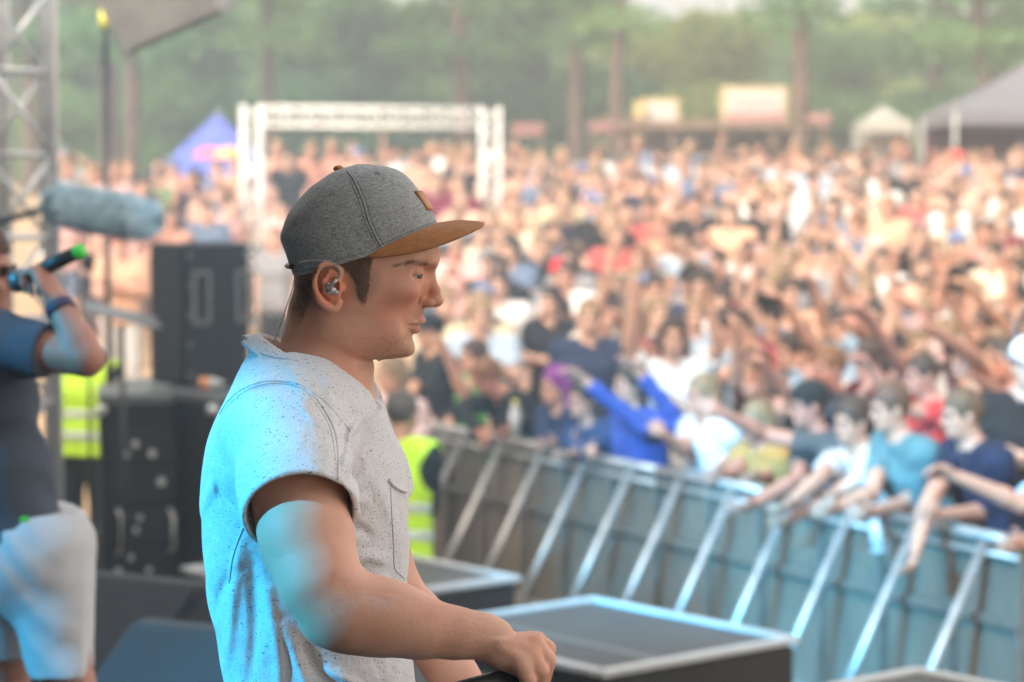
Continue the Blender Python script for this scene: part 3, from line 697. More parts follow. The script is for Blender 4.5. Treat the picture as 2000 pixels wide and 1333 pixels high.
def popup(px0, py_eave, px1, y, w, dep, rise, cm, wm, label, name='canopy_tent', walls=True):
    p0 = at(px0, py_eave, y); g_ = gz(y); e = empty(name, (p0.x, y, g_), 0, label, 'tent'); h_ = p0.z - g_
    b = MB(); ap_ = b.bm.verts.new((w / 2, dep / 2, h_ + rise)); mid = []
    cor = [(0, 0), (w, 0), (w, dep), (0, dep)]; cv = [b.bm.verts.new((x, yy, h_)) for x, yy in cor]; cl = [b.bm.verts.new((x, yy, h_ - .22)) for x, yy in cor]
    mv = [b.bm.verts.new((w / 2 + (x - w / 2) * .5, dep / 2 + (yy - dep / 2) * .5, h_ + rise * .42)) for x, yy in cor]
    for i in range(4): b.bm.faces.new((cv[i], cv[(i + 1) % 4], mv[(i + 1) % 4], mv[i])); b.bm.faces.new((mv[i], mv[(i + 1) % 4], ap_)); b.bm.faces.new((cl[i], cl[(i + 1) % 4], cv[(i + 1) % 4], cv[i]))
    b.build('canopy', M[cm], e)
    for x, yy in cor: MB().tube((x, yy, 0), (x, yy, h_ - .02), .03).build('leg', M['alu'], e)
    if walls: MB().quad((.03, dep - .03, 0), (w - .03, dep - .03, 0), (w - .03, dep - .03, h_ - .05), (.03, dep - .03, h_ - .05)).quad((w - .03, .03, 0), (w - .03, dep - .03, 0), (w - .03, dep - .03, h_ - .05), (w - .03, .03, h_ - .05)).build('wall', M[wm], e)
    return e
popup(1866, 216, 2100, 37.5, 3.4, 3.0, 1.0, 'grey_tent', 'maroon', 'grey canopy tent with dark maroon walls at the right edge')
popup(1690, 238, 1770, 52.0, 1.0, 1.6, .38, 'white_fab', 'white_fab', 'small white canopy tent under the trees, left of the grey tent')
# food stall with sign boards
y_ = 49.0; l_, r_ = at(1215, 262, y_), at(1605, 262, y_); g_ = gz(y_); e = empty('food_stall', (l_.x, y_, g_), 0, 'long dark wooden food stall with lit opening behind the crowd', 'stall')
w_ = r_.x - l_.x; h_ = at(1300, 244, y_).z - g_
b = MB(); b.box((w_ / 2, .9, h_), (w_ + .3, 2.4, .16)); b.build('roof', M['wood'], e)
MB().box((w_ / 2, 1.9, h_ / 2 - .05), (w_, .06, h_ - .1)).build('back_wall', M['wood'], e); MB().box((w_ / 2, 0, .5), (w_, .5, 1.0)).build('counter', M['wood'], e)
for i in range(5): MB().box((w_ * i / 4, -.1, h_ / 2 - .05), (.10, .10, h_ - .1)).build('post', M['wood'], e)
def board(px0, py0, px1, py1, y, m, name, label, frame=None, text=None, tm=None):
    a = at(px0, py0, y); b2 = at(px1, py1, y); w = b2.x - a.x; h_ = a.z - b2.z; e = empty(name, (a.x + w / 2, y, b2.z), 0, label, 'sign')
    MB().box((0, 0, h_ / 2), (w, .06, h_), bev=.01).build('panel', M[m], e)
    if frame: MB().box((0, .02, h_ / 2), (w + .14, .05, h_ + .14), bev=.01).build('frame', M[frame], e)
    if text:
        b = MB(); rnd = random.Random(int(px0)); yy = -.045
        for rrow, (z0, zh) in enumerate(((.62, .2), (.26, .16))):
            x = -w * .42
            while x < w * .4:
                ww = rnd.uniform(.05, .11); b.box((x + ww / 2, yy, h_ * z0), (ww * .8, .02, h_ * zh), bev=.004); x += ww + .02 + (rnd.random() < .2) * .08
        b.build('lettering', M[tm], e)
    for sx in (-.4, .4): MB().box((w * sx, .09, -.12), (.05, .05, .5)).build('bracket', M['wood'], e)
    return e
board(1262, 200, 1320, 241, 49, 'sign_white', 'sign_board', 'small white stall sign with yellow edge, left of the big sign', 'sign_yellow')
board(1238, 198, 1260, 232, 48.8, 'sign_yellow', 'sign_board', 'narrow yellow stall sign at the left end of the food stall')
board(1415, 176, 1532, 240, 48.9, 'sign_white', 'sign_board', 'large white stall sign with pink lettering and yellow edge above the food stall', 'sign_yellow')
M['signpale'] = mat('pale_pink_lettering', (.62, .36, .36), .7)
e = [o for o in bpy.data.objects if o.get('label', '').startswith('large white stall sign')][0]
b = MB(); rnd = random.Random(3); w = (at(1532, 0, 48.9) - at(1415, 0, 48.9)).x; h_ = at(0, 176, 48.9).z - at(0, 240, 48.9).z; x = -w * .36
MB().box((0, -.035, h_ * .16), (w * .98, .02, h_ * .30)).build('pink_band', M['sign_pink'], e)
for _ in range(9): b.box((x, -.04, h_ * .6), (w * .045, .02, h_ * .26), bev=.004); x += w * .085
b.build('lettering', M['signpale'], e)
for i, (x0, y0, x1, y1, c_, lb) in enumerate(((1000, 240, 1062, 266, 'sign_red', 'faded red awning board just right of the truss frame'), (1150, 236, 1222, 262, 'sign_red', 'faded red awning board at the left end of the food stall'), (1552, 222, 1622, 246, 'sign_pink', 'pink awning board right of the big stall sign'))): board(x0, y0, x1, y1, 50 + i * .3, c_, 'awning_board', lb)
q = at(1561, 203, 48.5); e = empty('festival_lamp', (q.x, q.y, q.z - .35), 0, 'round yellow lamp on a purple bracket beside the big stall sign', 'lamp')
MB().ball((0, 0, .35), .13, sub=3).build('globe', M['sign_yellow'], e, True); M['purple'] = mat('purple_paint', (.35, .12, .4), .6); MB().box((0, .02, .06), (.16, .1, .36), bev=.02).build('bracket', M['purple'], e); MB().tube((0, .1, -2.4), (0, .1, .1), .03).build('pole', M['wood'], e)
# ------------------------------------------------------------ trees
def crown_mesh(name, seed, h0, h1, r0, n, dens, leaf=.16, fl=.35):
    rnd = np.random.RandomState(seed); cl = []
    for _ in range(n):
        t = rnd.rand(); z = h0 + (h1 - h0) * t; rr = r0 * (1 - .55 * t) * (.55 + .45 * rnd.rand()); a = rnd.rand() * 6.283
        rad = rr * math.sqrt(rnd.rand()); cl.append((rad * math.cos(a), rad * math.sin(a), z, .45 + .75 * rnd.rand()))
    V = []; Fq = []
    for cx, cy, cz, cr in cl:
        m = int(dens * cr * cr)
        p = rnd.randn(m, 3) * np.array([cr * .55, cr * .55, cr * fl * .5]); p[:, 2] += -0.08 * np.hypot(p[:, 0], p[:, 1])
        p += (cx, cy, cz); u = rnd.randn(m, 3); u /= np.linalg.norm(u, axis=1)[:, None]; w = rnd.randn(m, 3); w -= (w * u).sum(1)[:, None] * u; w /= np.linalg.norm(w, axis=1)[:, None]
        s_ = leaf * (.5 + rnd.rand(m))[:, None]
        k = len(V) * 0 + sum(len(q) for q in V)
        V.append(np.stack([p - u * s_, p - w * s_ * .35, p + u * s_, p + w * s_ * .35], 1).reshape(-1, 3)); i = np.arange(m) * 4 + k; Fq.append(np.stack([i, i + 1, i + 2, i + 3], 1))
    return pymesh(name, np.concatenate(V), np.concatenate(Fq), False)
def trunk_mesh(seed, h_, r_, limbs=9):
    rnd = random.Random(seed); b = MB(); pts = [Vector((rnd.gauss(0, .06) * i * .6, rnd.gauss(0, .06) * i * .6, h_ * i / 7)) for i in range(8)]
    b.path(catmull(pts, 3), [r_ * (1 - .75 * i / 21) * (1.25 if i == 0 else 1) for i in range(22)], 10)
    for k in range(limbs):
        z = h_ * rnd.uniform(.25, .9); a = rnd.uniform(0, 6.28); L = rnd.uniform(.8, 2.2); p = Vector((0, 0, z)); b.path([p, p + Vector((math.cos(a) * L * .5, math.sin(a) * L * .5, .12)), p + Vector((math.cos(a) * L, math.sin(a) * L, .5))], [r_ * .28, r_ * .2, r_ * .07], 6)
    return b.mesh('trunk', True)
CR = [crown_mesh('crown', 11, 2.6, 15, 2.0, 26, 330), crown_mesh('crown', 12, 4.0, 16, 1.9, 22, 330), crown_mesh('crown', 13, 1.6, 13, 2.3, 34, 330), crown_mesh('crown', 14, 1.2, 11, 3.6, 60, 300, .19, .6)]
CR.append(crown_mesh('crown', 15, .5, 5.2, 3.0, 40, 330, .16, .5))
TR = [trunk_mesh(21, 15, .20), trunk_mesh(22, 16, .17), trunk_mesh(23, 13.5, .22), trunk_mesh(24, 11, .16), trunk_mesh(25, 5, .12)]
KIND = ['tall pine', 'slim pine', 'broad dark pine', 'pale leafy tree', 'low bushy pine']
trees = [  # pixel x of the trunk, distance, crown kind, leaf, scale
 (215, 47, 0, 'leaf_dark', 1.0), (250, 50, 1, 'leaf_mid', 1.0), (525, 52, 1, 'leaf_mid', 1.0), (900, 55, 0, 'leaf_dark', 1.0), (1130, 53, 1, 'leaf_dark', 1.0), (1210, 52, 1, 'leaf_mid', 1.0), (1552, 46, 1, 'leaf_dark', 1.0), (1920, 50, 0, 'leaf_mid', 1.0),
 (1820, 56, 2, 'leaf_dark', 1.0), (1400, 60, 3, 'leaf_light', 1.0), (1260, 66, 3, 'leaf_light', 1.1), (700, 58, 2, 'leaf_dark', 1.0), (760, 64, 2, 'leaf_mid', 1.1), (620, 62, 2, 'leaf_mid', 1.0), (380, 58, 2, 'leaf_mid', 1.0), (330, 66, 2, 'leaf_dark', 1.0), (140, 60, 2, 'leaf_mid', 1.0), (60, 54, 0, 'leaf_dark', 1.0), (0, 64, 2, 'leaf_dark', 1.1),
 (980, 66, 2, 'leaf_mid', 1.0), (1060, 60, 2, 'leaf_dark', .95), (1330, 74, 2, 'leaf_mid', 1.1), (1480, 70, 2, 'leaf_mid', 1.0), (1640, 62, 2, 'leaf_mid', 1.0), (1720, 68, 3, 'leaf_light', 1.0), (1970, 60, 2, 'leaf_dark', 1.0), (2060, 52, 2, 'leaf_mid', 1.0),
 (460, 76, 3, 'leaf_mid', 1.2), (850, 78, 2, 'leaf_mid', 1.2), (190, 78, 2, 'leaf_dark', 1.2), (1560, 80, 2, 'leaf_dark', 1.2), (1850, 80, 2, 'leaf_mid', 1.2), (1160, 82, 2, 'leaf_mid', 1.2), (560, 88, 2, 'leaf_dark', 1.3), (720, 92, 3, 'leaf_mid', 1.3), (1030, 94, 2, 'leaf_dark', 1.3), (1420, 96, 2, 'leaf_dark', 1.3), (1700, 92, 2, 'leaf_dark', 1.3), (280, 94, 2, 'leaf_mid', 1.3), (40, 90, 2, 'leaf_dark', 1.3), (1990, 92, 2, 'leaf_dark', 1.3), (900, 104, 2, 'leaf_dark', 1.4), (1250, 106, 2, 'leaf_dark', 1.4), (400, 106, 2, 'leaf_dark', 1.4), (1620, 108, 2, 'leaf_dark', 1.4), (1830, 106, 2, 'leaf_dark', 1.4), (150, 108, 2, 'leaf_dark', 1.4), (640, 110, 2, 'leaf_dark', 1.4)]
near = [(215, 'left of the blue tent'), (425, 'behind the blue tent'), (525, 'at the left post of the truss frame'), (720, 'behind the middle of the truss frame'), (950, 'at the right post of the truss frame'), (1130, 'left of the food stall'), (1300, 'behind the left end of the food stall'), (1470, 'behind the large stall sign'), (1560, 'beside the round yellow lamp'), (1730, 'above the small white tent'), (1920, 'behind the grey canopy tent')]
ORD = ['nearest', 'second', 'third', 'fourth', 'fifth', 'sixth', 'seventh', 'eighth', 'ninth']
cnt = {}
for i, (tx, ty, k, lf, s_) in enumerate(sorted(trees, key=lambda q: q[1])):
    rnd = random.Random(i)
    if ty > 57: k = 4; s_ = (.84 if ty < 75 else .95) * rnd.uniform(.82, 1.1)
    p = at(tx, 345, ty); wh = min(near, key=lambda q: abs(q[0] - tx))[1]; key = (wh,); cnt[key] = cnt.get(key, 0) + 1
    e = empty('pine_tree' if k != 3 else 'leafy_tree', (p.x, ty, gz(ty) - .05), rnd.uniform(0, 6.28), '%s %s, %s in depth there' % (KIND[k], wh, ORD[cnt[key] - 1]), 'tree', 'trees beyond the festival crowd')
    e.scale = (s_, s_, s_ * rnd.uniform(.95, 1.1) * (1 if ty > 57 else .9))
    link('trunk', TR[k], None, e) if TR[k].materials else link('trunk', TR[k], M['bark'], e)
    o = bpy.data.objects.new('crown', CR[k]); COL.objects.link(o); o.parent = e
    if not CR[k].materials: CR[k].materials.append(M[lf])
    o.material_slots[0].link = 'OBJECT'; o.material_slots[0].material = M[lf]
# ------------------------------------------------------------ the performer in front: head, arms and clothes shaped in photo units (1 unit = 0.7 mm)
HY = 3.3; U = HY / FPX                            # the plane of the head; metres per unit
hx = lambda px: (px - 1000) * U
HROOT = P(600, 1000, HY); HROOT.z = 0.95
def hz(py): return P(1000, py, HY).z
def hw(px, py, v=0.0):                            # head/torso coordinates -> world. v: sideways, units, negative towards the camera
    return Vector((hx(px), HY + v * U, CAMZ + (345 - py) * U))
def toU(X, Z): return 1000 + X / U, 345 - (Z - CAMZ) / U
class UField(Field):                              # a field whose axes are world metres but whose tables are in photo units
    def uaxes(s):
        X = (s.lo[0] + s.h * np.arange(s.n[0]))[:, None, None]; Y = (s.lo[1] + s.h * np.arange(s.n[1]))[None, :, None]; Z = (s.lo[2] + s.h * np.arange(s.n[2]))[None, None, :]
        px, py = toU(X, Z); return px.astype(np.float32), ((Y - HY) / U).astype(np.float32), py.astype(np.float32)
def smooth_tab(tab, col, y):                      # monotone-ish cubic through the table
    t = np.array(tab, float); xs = t[:, 0]; ys = t[:, col]
    m = np.gradient(ys, xs)
    y = np.clip(y, xs[0], xs[-1]); i = np.clip(np.searchsorted(xs, y) - 1, 0, len(xs) - 2)
    h = xs[i + 1] - xs[i]; u = (y - xs[i]) / h
    return ((2 * u ** 3 - 3 * u ** 2 + 1) * ys[i] + (u ** 3 - 2 * u ** 2 + u) * h * m[i] + (-2 * u ** 3 + 3 * u ** 2) * ys[i + 1] + (u ** 3 - u ** 2) * h * m[i + 1]).astype(np.float32)
def loft_d(tab, px, v, py, ef=2.0, eb=2.2, cfrac=0.5, ev=None):
    """signed pseudo distance (metres) to a stack of rounded sections: front x, back x, half width per height"""
    y = py
    xf = smooth_tab(tab, 1, y); xb = smooth_tab(tab, 2, y); w = np.maximum(smooth_tab(tab, 3, y), 2)
    xc = xb + (xf - xb) * cfrac; af = np.maximum(xf - xc, 2); ab = np.maximum(xc - xb, 2)
    dx = px - xc
    a = np.where(dx > 0, af, ab); e = np.where(dx > 0, ef, eb)
    q = (np.abs(dx / a) ** e + np.abs(v / w) ** e) ** (1 / e)
    d = (q - 1) * np.minimum(af, w) * 0.9
    d = np.maximum(d, np.maximum(tab[0][0] - y, y - tab[-1][0]))
    return (d * U).astype(np.float32)
# --- skin ---
SK = [(336, 715, 685, 12), (341, 742, 660, 34), (350, 770, 640, 56), (365, 797, 615, 76), (385, 818, 596, 91), (410, 832, 580, 101), (440, 842, 570, 106), (475, 849, 567, 107), (508, 851, 570, 104), (520, 848, 572, 102), (531, 842, 575, 100), (548, 834, 580, 97), (570, 815, 590, 92), (600, 775, 602, 82), (630, 730, 622, 62)]
FC = [(470, 840, 690, 70), (500, 848, 686, 78), (515, 846, 682, 84), (531, 838, 676, 90), (548, 837, 672, 93), (575, 835, 667, 92), (600, 830, 660, 88), (612, 828, 657, 85), (625, 823, 655, 82), (637, 814, 655, 78), (650, 808, 657, 74), (662, 804, 661, 69), (674, 803, 669, 63), (684, 802, 683, 56), (693, 796, 700, 46), (699, 780, 720, 28), (702, 765, 740, 10)]
lo = hw(480, 1340, -330); hi = hw(1100, 325, 240)
def hero_head():
    F = UField(hw(530, 800, -125), hw(885, 326, 125), 0.0012)
    px, v, py = F.uaxes()
    a1 = loft_d(SK, px, v, py, 2.1, 2.1, 0.48)
    ef = np.interp(py, [500, 540, 600, 640, 690], [1.95, 1.85, 1.68, 1.60, 1.75]).astype(np.float32)
    a2 = loft_d(FC, px, v, py, ef, 2.6, 0.22)
    F.a = smin(a1, a2, 0.016)
    # neck
    F.cone(hw(640, 615), hw(622, 760), 68 * U, 84 * U, 0.035); F.cone(hw(662, 640), hw(632, 790), 52 * U, 66 * U, 0.035)
    F.cone(hw(600, 620), hw(586, 760), 28 * U, 50 * U, 0.03)
    for sg in (-1, 1): F.cone(hw(650, 625, sg * 58), hw(690, 790, sg * 16), 16 * U, 11 * U, 0.022)
    # brow ridge, cheekbone, eye socket
    F.cone(hw(833, 507, -38), hw(833, 507, 38), 9 * U, 9 * U, 0.012)
    for sg in (-1, 1):
        F.cone(hw(831, 508, sg * 20), hw(806, 509, sg * 68), 7 * U, 7 * U, 0.012)
        F.ell(hw(842, 532, sg * 42), (20 * U, 27 * U, 14 * U), 0.008, 's'); F.ell(hw(828, 532, sg * 62), (20 * U, 12 * U, 12 * U), 0.010, 's')
        F.ell(hw(788, 566, sg * 62), (26 * U, 16 * U, 14 * U), 0.02)
        F.ell(hw(728, 650, sg * 54), (55 * U, 16 * U, 28 * U), 0.025)
    # nose
    F.cone(hw(835, 524), hw(850, 566), 8 * U, 8.5 * U, 0.007)
    F.cone(hw(850, 566), hw(852.5, 586), 9 * U, 12.0 * U, 0.005); F.ell(hw(846, 588), (18 * U, 15 * U, 12 * U), 0.005)
    for sg in (-1, 1):
        F.ell(hw(836, 591, sg * 16), (13 * U, 9 * U, 9.5 * U), 0.004)
        F.ell(hw(845, 601, sg * 9), (7 * U, 4.5 * U, 5 * U), 0.002, 's')
        F.ell(hw(817, 584, sg * 27), (4 * U, 3 * U, 10 * U), 0.004, 's')
    # lips: the mouth line slopes down and back to the corner
    def lipcurve(fr, z0, zc, r, k):
        pts = [(fr, z0, 0), (fr - 4, z0 + (zc - z0) * .3, 12), (fr - 14, zc - 1, 24), (fr - 27, zc, 33)]
        for sg in (-1, 1):
            for q in range(3):
                a, b = pts[q], pts[q + 1]
                F.cone(hw(a[0], a[1], sg * a[2]), hw(b[0], b[1], sg * b[2]), r[q] * U, r[q + 1] * U, k)
    lipcurve(824, 625, 630.5, (7, 6.2, 4.6, 2), 0.003)
    lipcurve(812, 643, 635, (8, 7, 5, 2), 0.003)
    for sg in (-1, 1):
        mg = [(823, 634.5, 0, 3.0), (820, 634.5, 13, 3.0), (812, 634, 24, 2.9), (800, 633, 33, 2.6), (788, 631, 41, 1.6)]
        for a, b in zip(mg, mg[1:]): F.cone(hw(a[0], a[1], sg * a[2]), hw(b[0], b[1], sg * b[2]), a[3] * U, b[3] * U, 0.001, 's')
    F.ell(hw(836, 613), (5 * U, 4 * U, 9 * U), 0.004, 's')
    F.ell(hw(822, 661), (10 * U, 26 * U, 5 * U), 0.006, 's')
    F.ell(hw(791, 681), (15 * U, 24 * U, 14 * U), 0.012)
    # eyelids: a shell round the eyeball with a slit cut for the eye
    for sg in (-1, 1):
        c = hw(811, 534, sg * 45); r = 18.5 * U
        F.ell(c, (r, r, r), 0.004)
        F.cone(c + Vector((r * 1.05, -sg * r * .3, r * .62)), c + Vector((r * .45, sg * r * 1.05, r * .48)), 2.0 * U, 1.6 * U, 0.003, 's')
        b = F.block(np.array(c) - r * 2, np.array(c) + r * 2); sl, X, Y, Z = b
        x = X - c[0]; y = (Y - c[1]); z = Z - c[2]
        elv = np.arctan2(z, np.sqrt(x * x + y * y) + 1e-6); azm = np.arctan2(y * sg + 0 * z, x + 0 * z)
        hi_ = 0.20 * np.cos(np.clip((azm - .55) * .95, -1.5, 1.5)) - .14; lo_ = -0.54 + 0.36 * np.clip(np.abs(azm - .55) / 1.25, 0, 1) ** 2
        slit = np.maximum(np.maximum(elv - hi_, lo_ - elv), np.abs(azm - .55) - 1.22) * r
        slit = np.maximum(slit, np.sqrt(x * x + y * y + z * z) - r * 1.35)
        F.a[sl] = smax(F.a[sl], -slit.astype(np.float32), 0.0006)
        F.cone(c + Vector((r * .80, -sg * r * .6, r * .16)), c + Vector((r * .35, sg * r * 1.0, r * .05)), 2.2 * U, 1.8 * U, 0.0015)
    # ears
    for sg in (-1, 1):
        v0 = sg * 96
        F.ell(hw(650, 556, v0 + sg * 3), (25 * U, 7 * U, 42 * U), 0.004, rot=Matrix.Rotation(-0.10, 3, 'Y') @ Matrix.Rotation(sg * 0.30, 3, 'Z'))
        hel = [(668, 545, 4), (671, 527, 6), (660, 514, 9), (643, 512, 14), (629, 524, 18), (623, 545, 19), (627, 566, 17), (636, 583, 14), (650, 595, 10), (662, 597, 7), (669, 585, 4)]
        hp = catmull([hw(a, b, v0 + sg * c2) for a, b, c2 in hel], 4)
        for i in range(len(hp) - 1):
            rr = 5.2 if i < 26 else 7.5
            F.cone(hp[i], hp[i + 1], rr * U, rr * U, 0.0015)
        for a, b in (((652, 528, 9), (641, 545, 13)), ((641, 545, 13), (643, 566, 12)), ((643, 566, 12), (654, 576, 8))):
            F.cone(hw(a[0], a[1], v0 + sg * a[2]), hw(b[0], b[1], v0 + sg * b[2]), 4.5 * U, 4.5 * U, 0.003)
        F.ell(hw(659, 555, v0 + sg * 8), (11 * U, 9 * U, 14 * U), 0.003, 's')
        F.ell(hw(674, 558, v0 + sg * 3), (6 * U, 6 * U, 9 * U), 0.004)
    return F
HF = hero_head()
# --- body below the neck and both arms, one surface with the head ---
NSH = P(572, 872, 3.135); NEL1 = P(583, 985, 3.06)
arm_near = [(P(568, 868, 3.15), .064), (P(585, 960, 3.08), .0585), (P(600, 1050, 3.02), .0575), (P(628, 1140, 2.985), .050), (P(662, 1190, 2.98), .0455), (P(700, 1203, 2.985), .0455), (P(748, 1210, 2.99), .0445), (P(818, 1225, 3.0), .0385), (P(890, 1237, 3.01), .031), (P(945, 1243, 3.02), .0265), (P(968, 1250, 3.02), .026)]
arm_far = [(hw(650, 860, 235), .058), (hw(700, 1020, 265), .050), (hw(745, 1200, 270), .043), (hw(800, 1262, 240), .042), (hw(880, 1370, 190), .034), (hw(940, 1425, 150), .026)]
F = UField(hw(375, 1560, -660), hw(1120, 640, 330), 0.003)
F.a[:] = 0.3
for ch in (arm_near, arm_far):
    for (a, ra), (b, rb) in zip(ch, ch[1:]): F.cone(a, b, ra * .96, rb * .96, 0.018)
F.cone(P(690, 1190, 2.985), P(770, 1200, 2.992), .036, .032, 0.03)      # the thick muscle below the elbow
F.cone(P(575, 1000, 3.05), P(612, 1110, 3.0), .044, .038, 0.03)
F.cone(P(632, 1218, 2.99), P(655, 1222, 2.985), .024, .024, 0.02)      # the point of the elbow
for sg in (-1, 1):
    F.cone(hw(590, 880, sg * 90), hw(595, 1500, sg * 75), 105 * U, 125 * U, 0.05); F.cone(hw(600, 790, 0), hw(590, 850, sg * 215), 72 * U, 70 * U, 0.05)
F.cone(hw(622, 730), hw(605, 830), 84 * U, 110 * U, 0.04)
F.cone(hw(650, 750), hw(640, 830), 66 * U, 90 * U, 0.04)
BF = F
# --- near hand: a loose fist round the microphone ---
F = UField(hw(900, 1430, -560), hw(1130, 1170, -250), 0.0016); F.a[:] = 0.3
def Pf(x, y, d=0.0): return P(x, y, 3.02 + d)
F.cone(Pf(925, 1240, -.005), Pf(968, 1250), .0275, .0262, 0.01)
F.cone(Pf(966, 1246, 0), Pf(1030, 1252, .012), .0225, .0165, 0.012); F.cone(Pf(966, 1262, -.004), Pf(1020, 1300, -.012), .0215, .0165, 0.014)
F.cone(Pf(985, 1268, .0), Pf(1030, 1280, .0), .024, .019, 0.014)
fing = [((1038, 1246, .018), (1068, 1268, .024), (1066, 1303, .028), (1042, 1318, .03), .0125), ((1042, 1264, .004), (1069, 1290, .006), (1060, 1326, .012), (1032, 1338, .016), .0125),
        ((1034, 1284, -.010), (1056, 1312, -.010), (1044, 1346, -.002), (1018, 1352, .006), .0120), ((1018, 1302, -.022), (1032, 1330, -.022), (1020, 1360, -.012), (998, 1364, -.002), .0108)]
for a, b, c2, d2, r_ in fing:
    F.cone(Pf(*a), Pf(*b), r_, r_ * .94, 0.003); F.cone(Pf(*b), Pf(*c2), r_ * .94, r_ * .82, 0.002); F.cone(Pf(*c2), Pf(*d2), r_ * .82, r_ * .74, 0.002)
    F.ell(Pf(a[0], a[1] - 2, a[2] - .002), (r_ * 1.05,) * 3, 0.008)
F.cone(Pf(975, 1275, .022), Pf(1010, 1312, .036), .0145, .012, 0.01); F.cone(Pf(1010, 1312, .036), Pf(1036, 1332, .030), .012, .0095, 0.003)
for a, b in (((975, 1240, -.026), (1035, 1252, .004)), ((975, 1250, -.027), (1038, 1268, -.010)), ((972, 1262, -.028), (1026, 1290, -.024))): F.cone(Pf(*a), Pf(*b), .003, .003, 0.008)
HNF = F
# merge head, body and hand samples into one field at 2 mm
def sample(src, X, Y, Z):
    h = src.h; q = [(X - src.lo[0]) / h, (Y - src.lo[1]) / h, (Z - src.lo[2]) / h]
    out = np.full(np.broadcast(X, Y, Z).shape, 0.3, np.float32)
    I = [np.floor(t).astype(int).ravel() for t in q]
    ok = [(i >= 0) & (i < n - 1) for i, n in zip(I, src.n)]
    a0, a1, a2 = (np.nonzero(o)[0] for o in ok)
    fx = (q[0].ravel()[a0] - I[0][a0])[:, None, None]; fy = (q[1].ravel()[a1] - I[1][a1])[None, :, None]; fz = (q[2].ravel()[a2] - I[2][a2])[None, None, :]
    i, j, k = I[0][a0][:, None, None], I[1][a1][None, :, None], I[2][a2][None, None, :]
    A = src.a; r = 0
    for dx in (0, 1):
        for dy in (0, 1):
            for dz in (0, 1):
                r = r + A[i + dx, j + dy, k + dz] * (fx if dx else 1 - fx) * (fy if dy else 1 - fy) * (fz if dz else 1 - fz)
    out[np.ix_(a0, a1, a2)] = r
    return out
def fine_axis(lo, hi, f0, f1, hf, hc, e0, e1):           # finer steps between f0 and f1
    a = [lo]
    while a[-1] < hi: a.append(a[-1] + (.00105 if e0 <= a[-1] <= e1 else hf if f0 <= a[-1] <= f1 else hc))
    return np.array(a)
_l, _h = hw(375, 1430, -660), hw(1125, 326, 330)
ax = [fine_axis(_l.x, _h.x, hx(560), hx(878), .0016, .0034, hx(782), hx(872)), fine_axis(_l.y, _h.y, HY - .085, HY + .05, .0016, .0034, HY - .06, HY - .004), fine_axis(_l.z, _h.z, hw(0, 708).z, hw(0, 326).z, .0016, .0034, hw(0, 668).z, hw(0, 500).z)]
MF = Field((0, 0, 0), (.1, .1, .1), .05); MF.axes = ax; MF.n = np.array([len(q) for q in ax])
X, Y, Z = ax[0][:, None, None], ax[1][None, :, None], ax[2][None, None, :]
g = sample(BF, X, Y, Z)
g = smin(g, sample(HF, X, Y, Z), 0.012)
g = smin(g, sample(HNF, X, Y, Z), 0.004)
MF.a = g
hero = empty('person', HROOT, 0, 'young man in grey cap with tan brim and speckled white t-shirt, large in front', 'person')
def hlink(nm, me, m, parent=hero):                # meshes are made in world coordinates; their things sit at their own base
    o = link(nm, me, m, parent)
    me.transform(Matrix.Translation(-HROOT)); return o
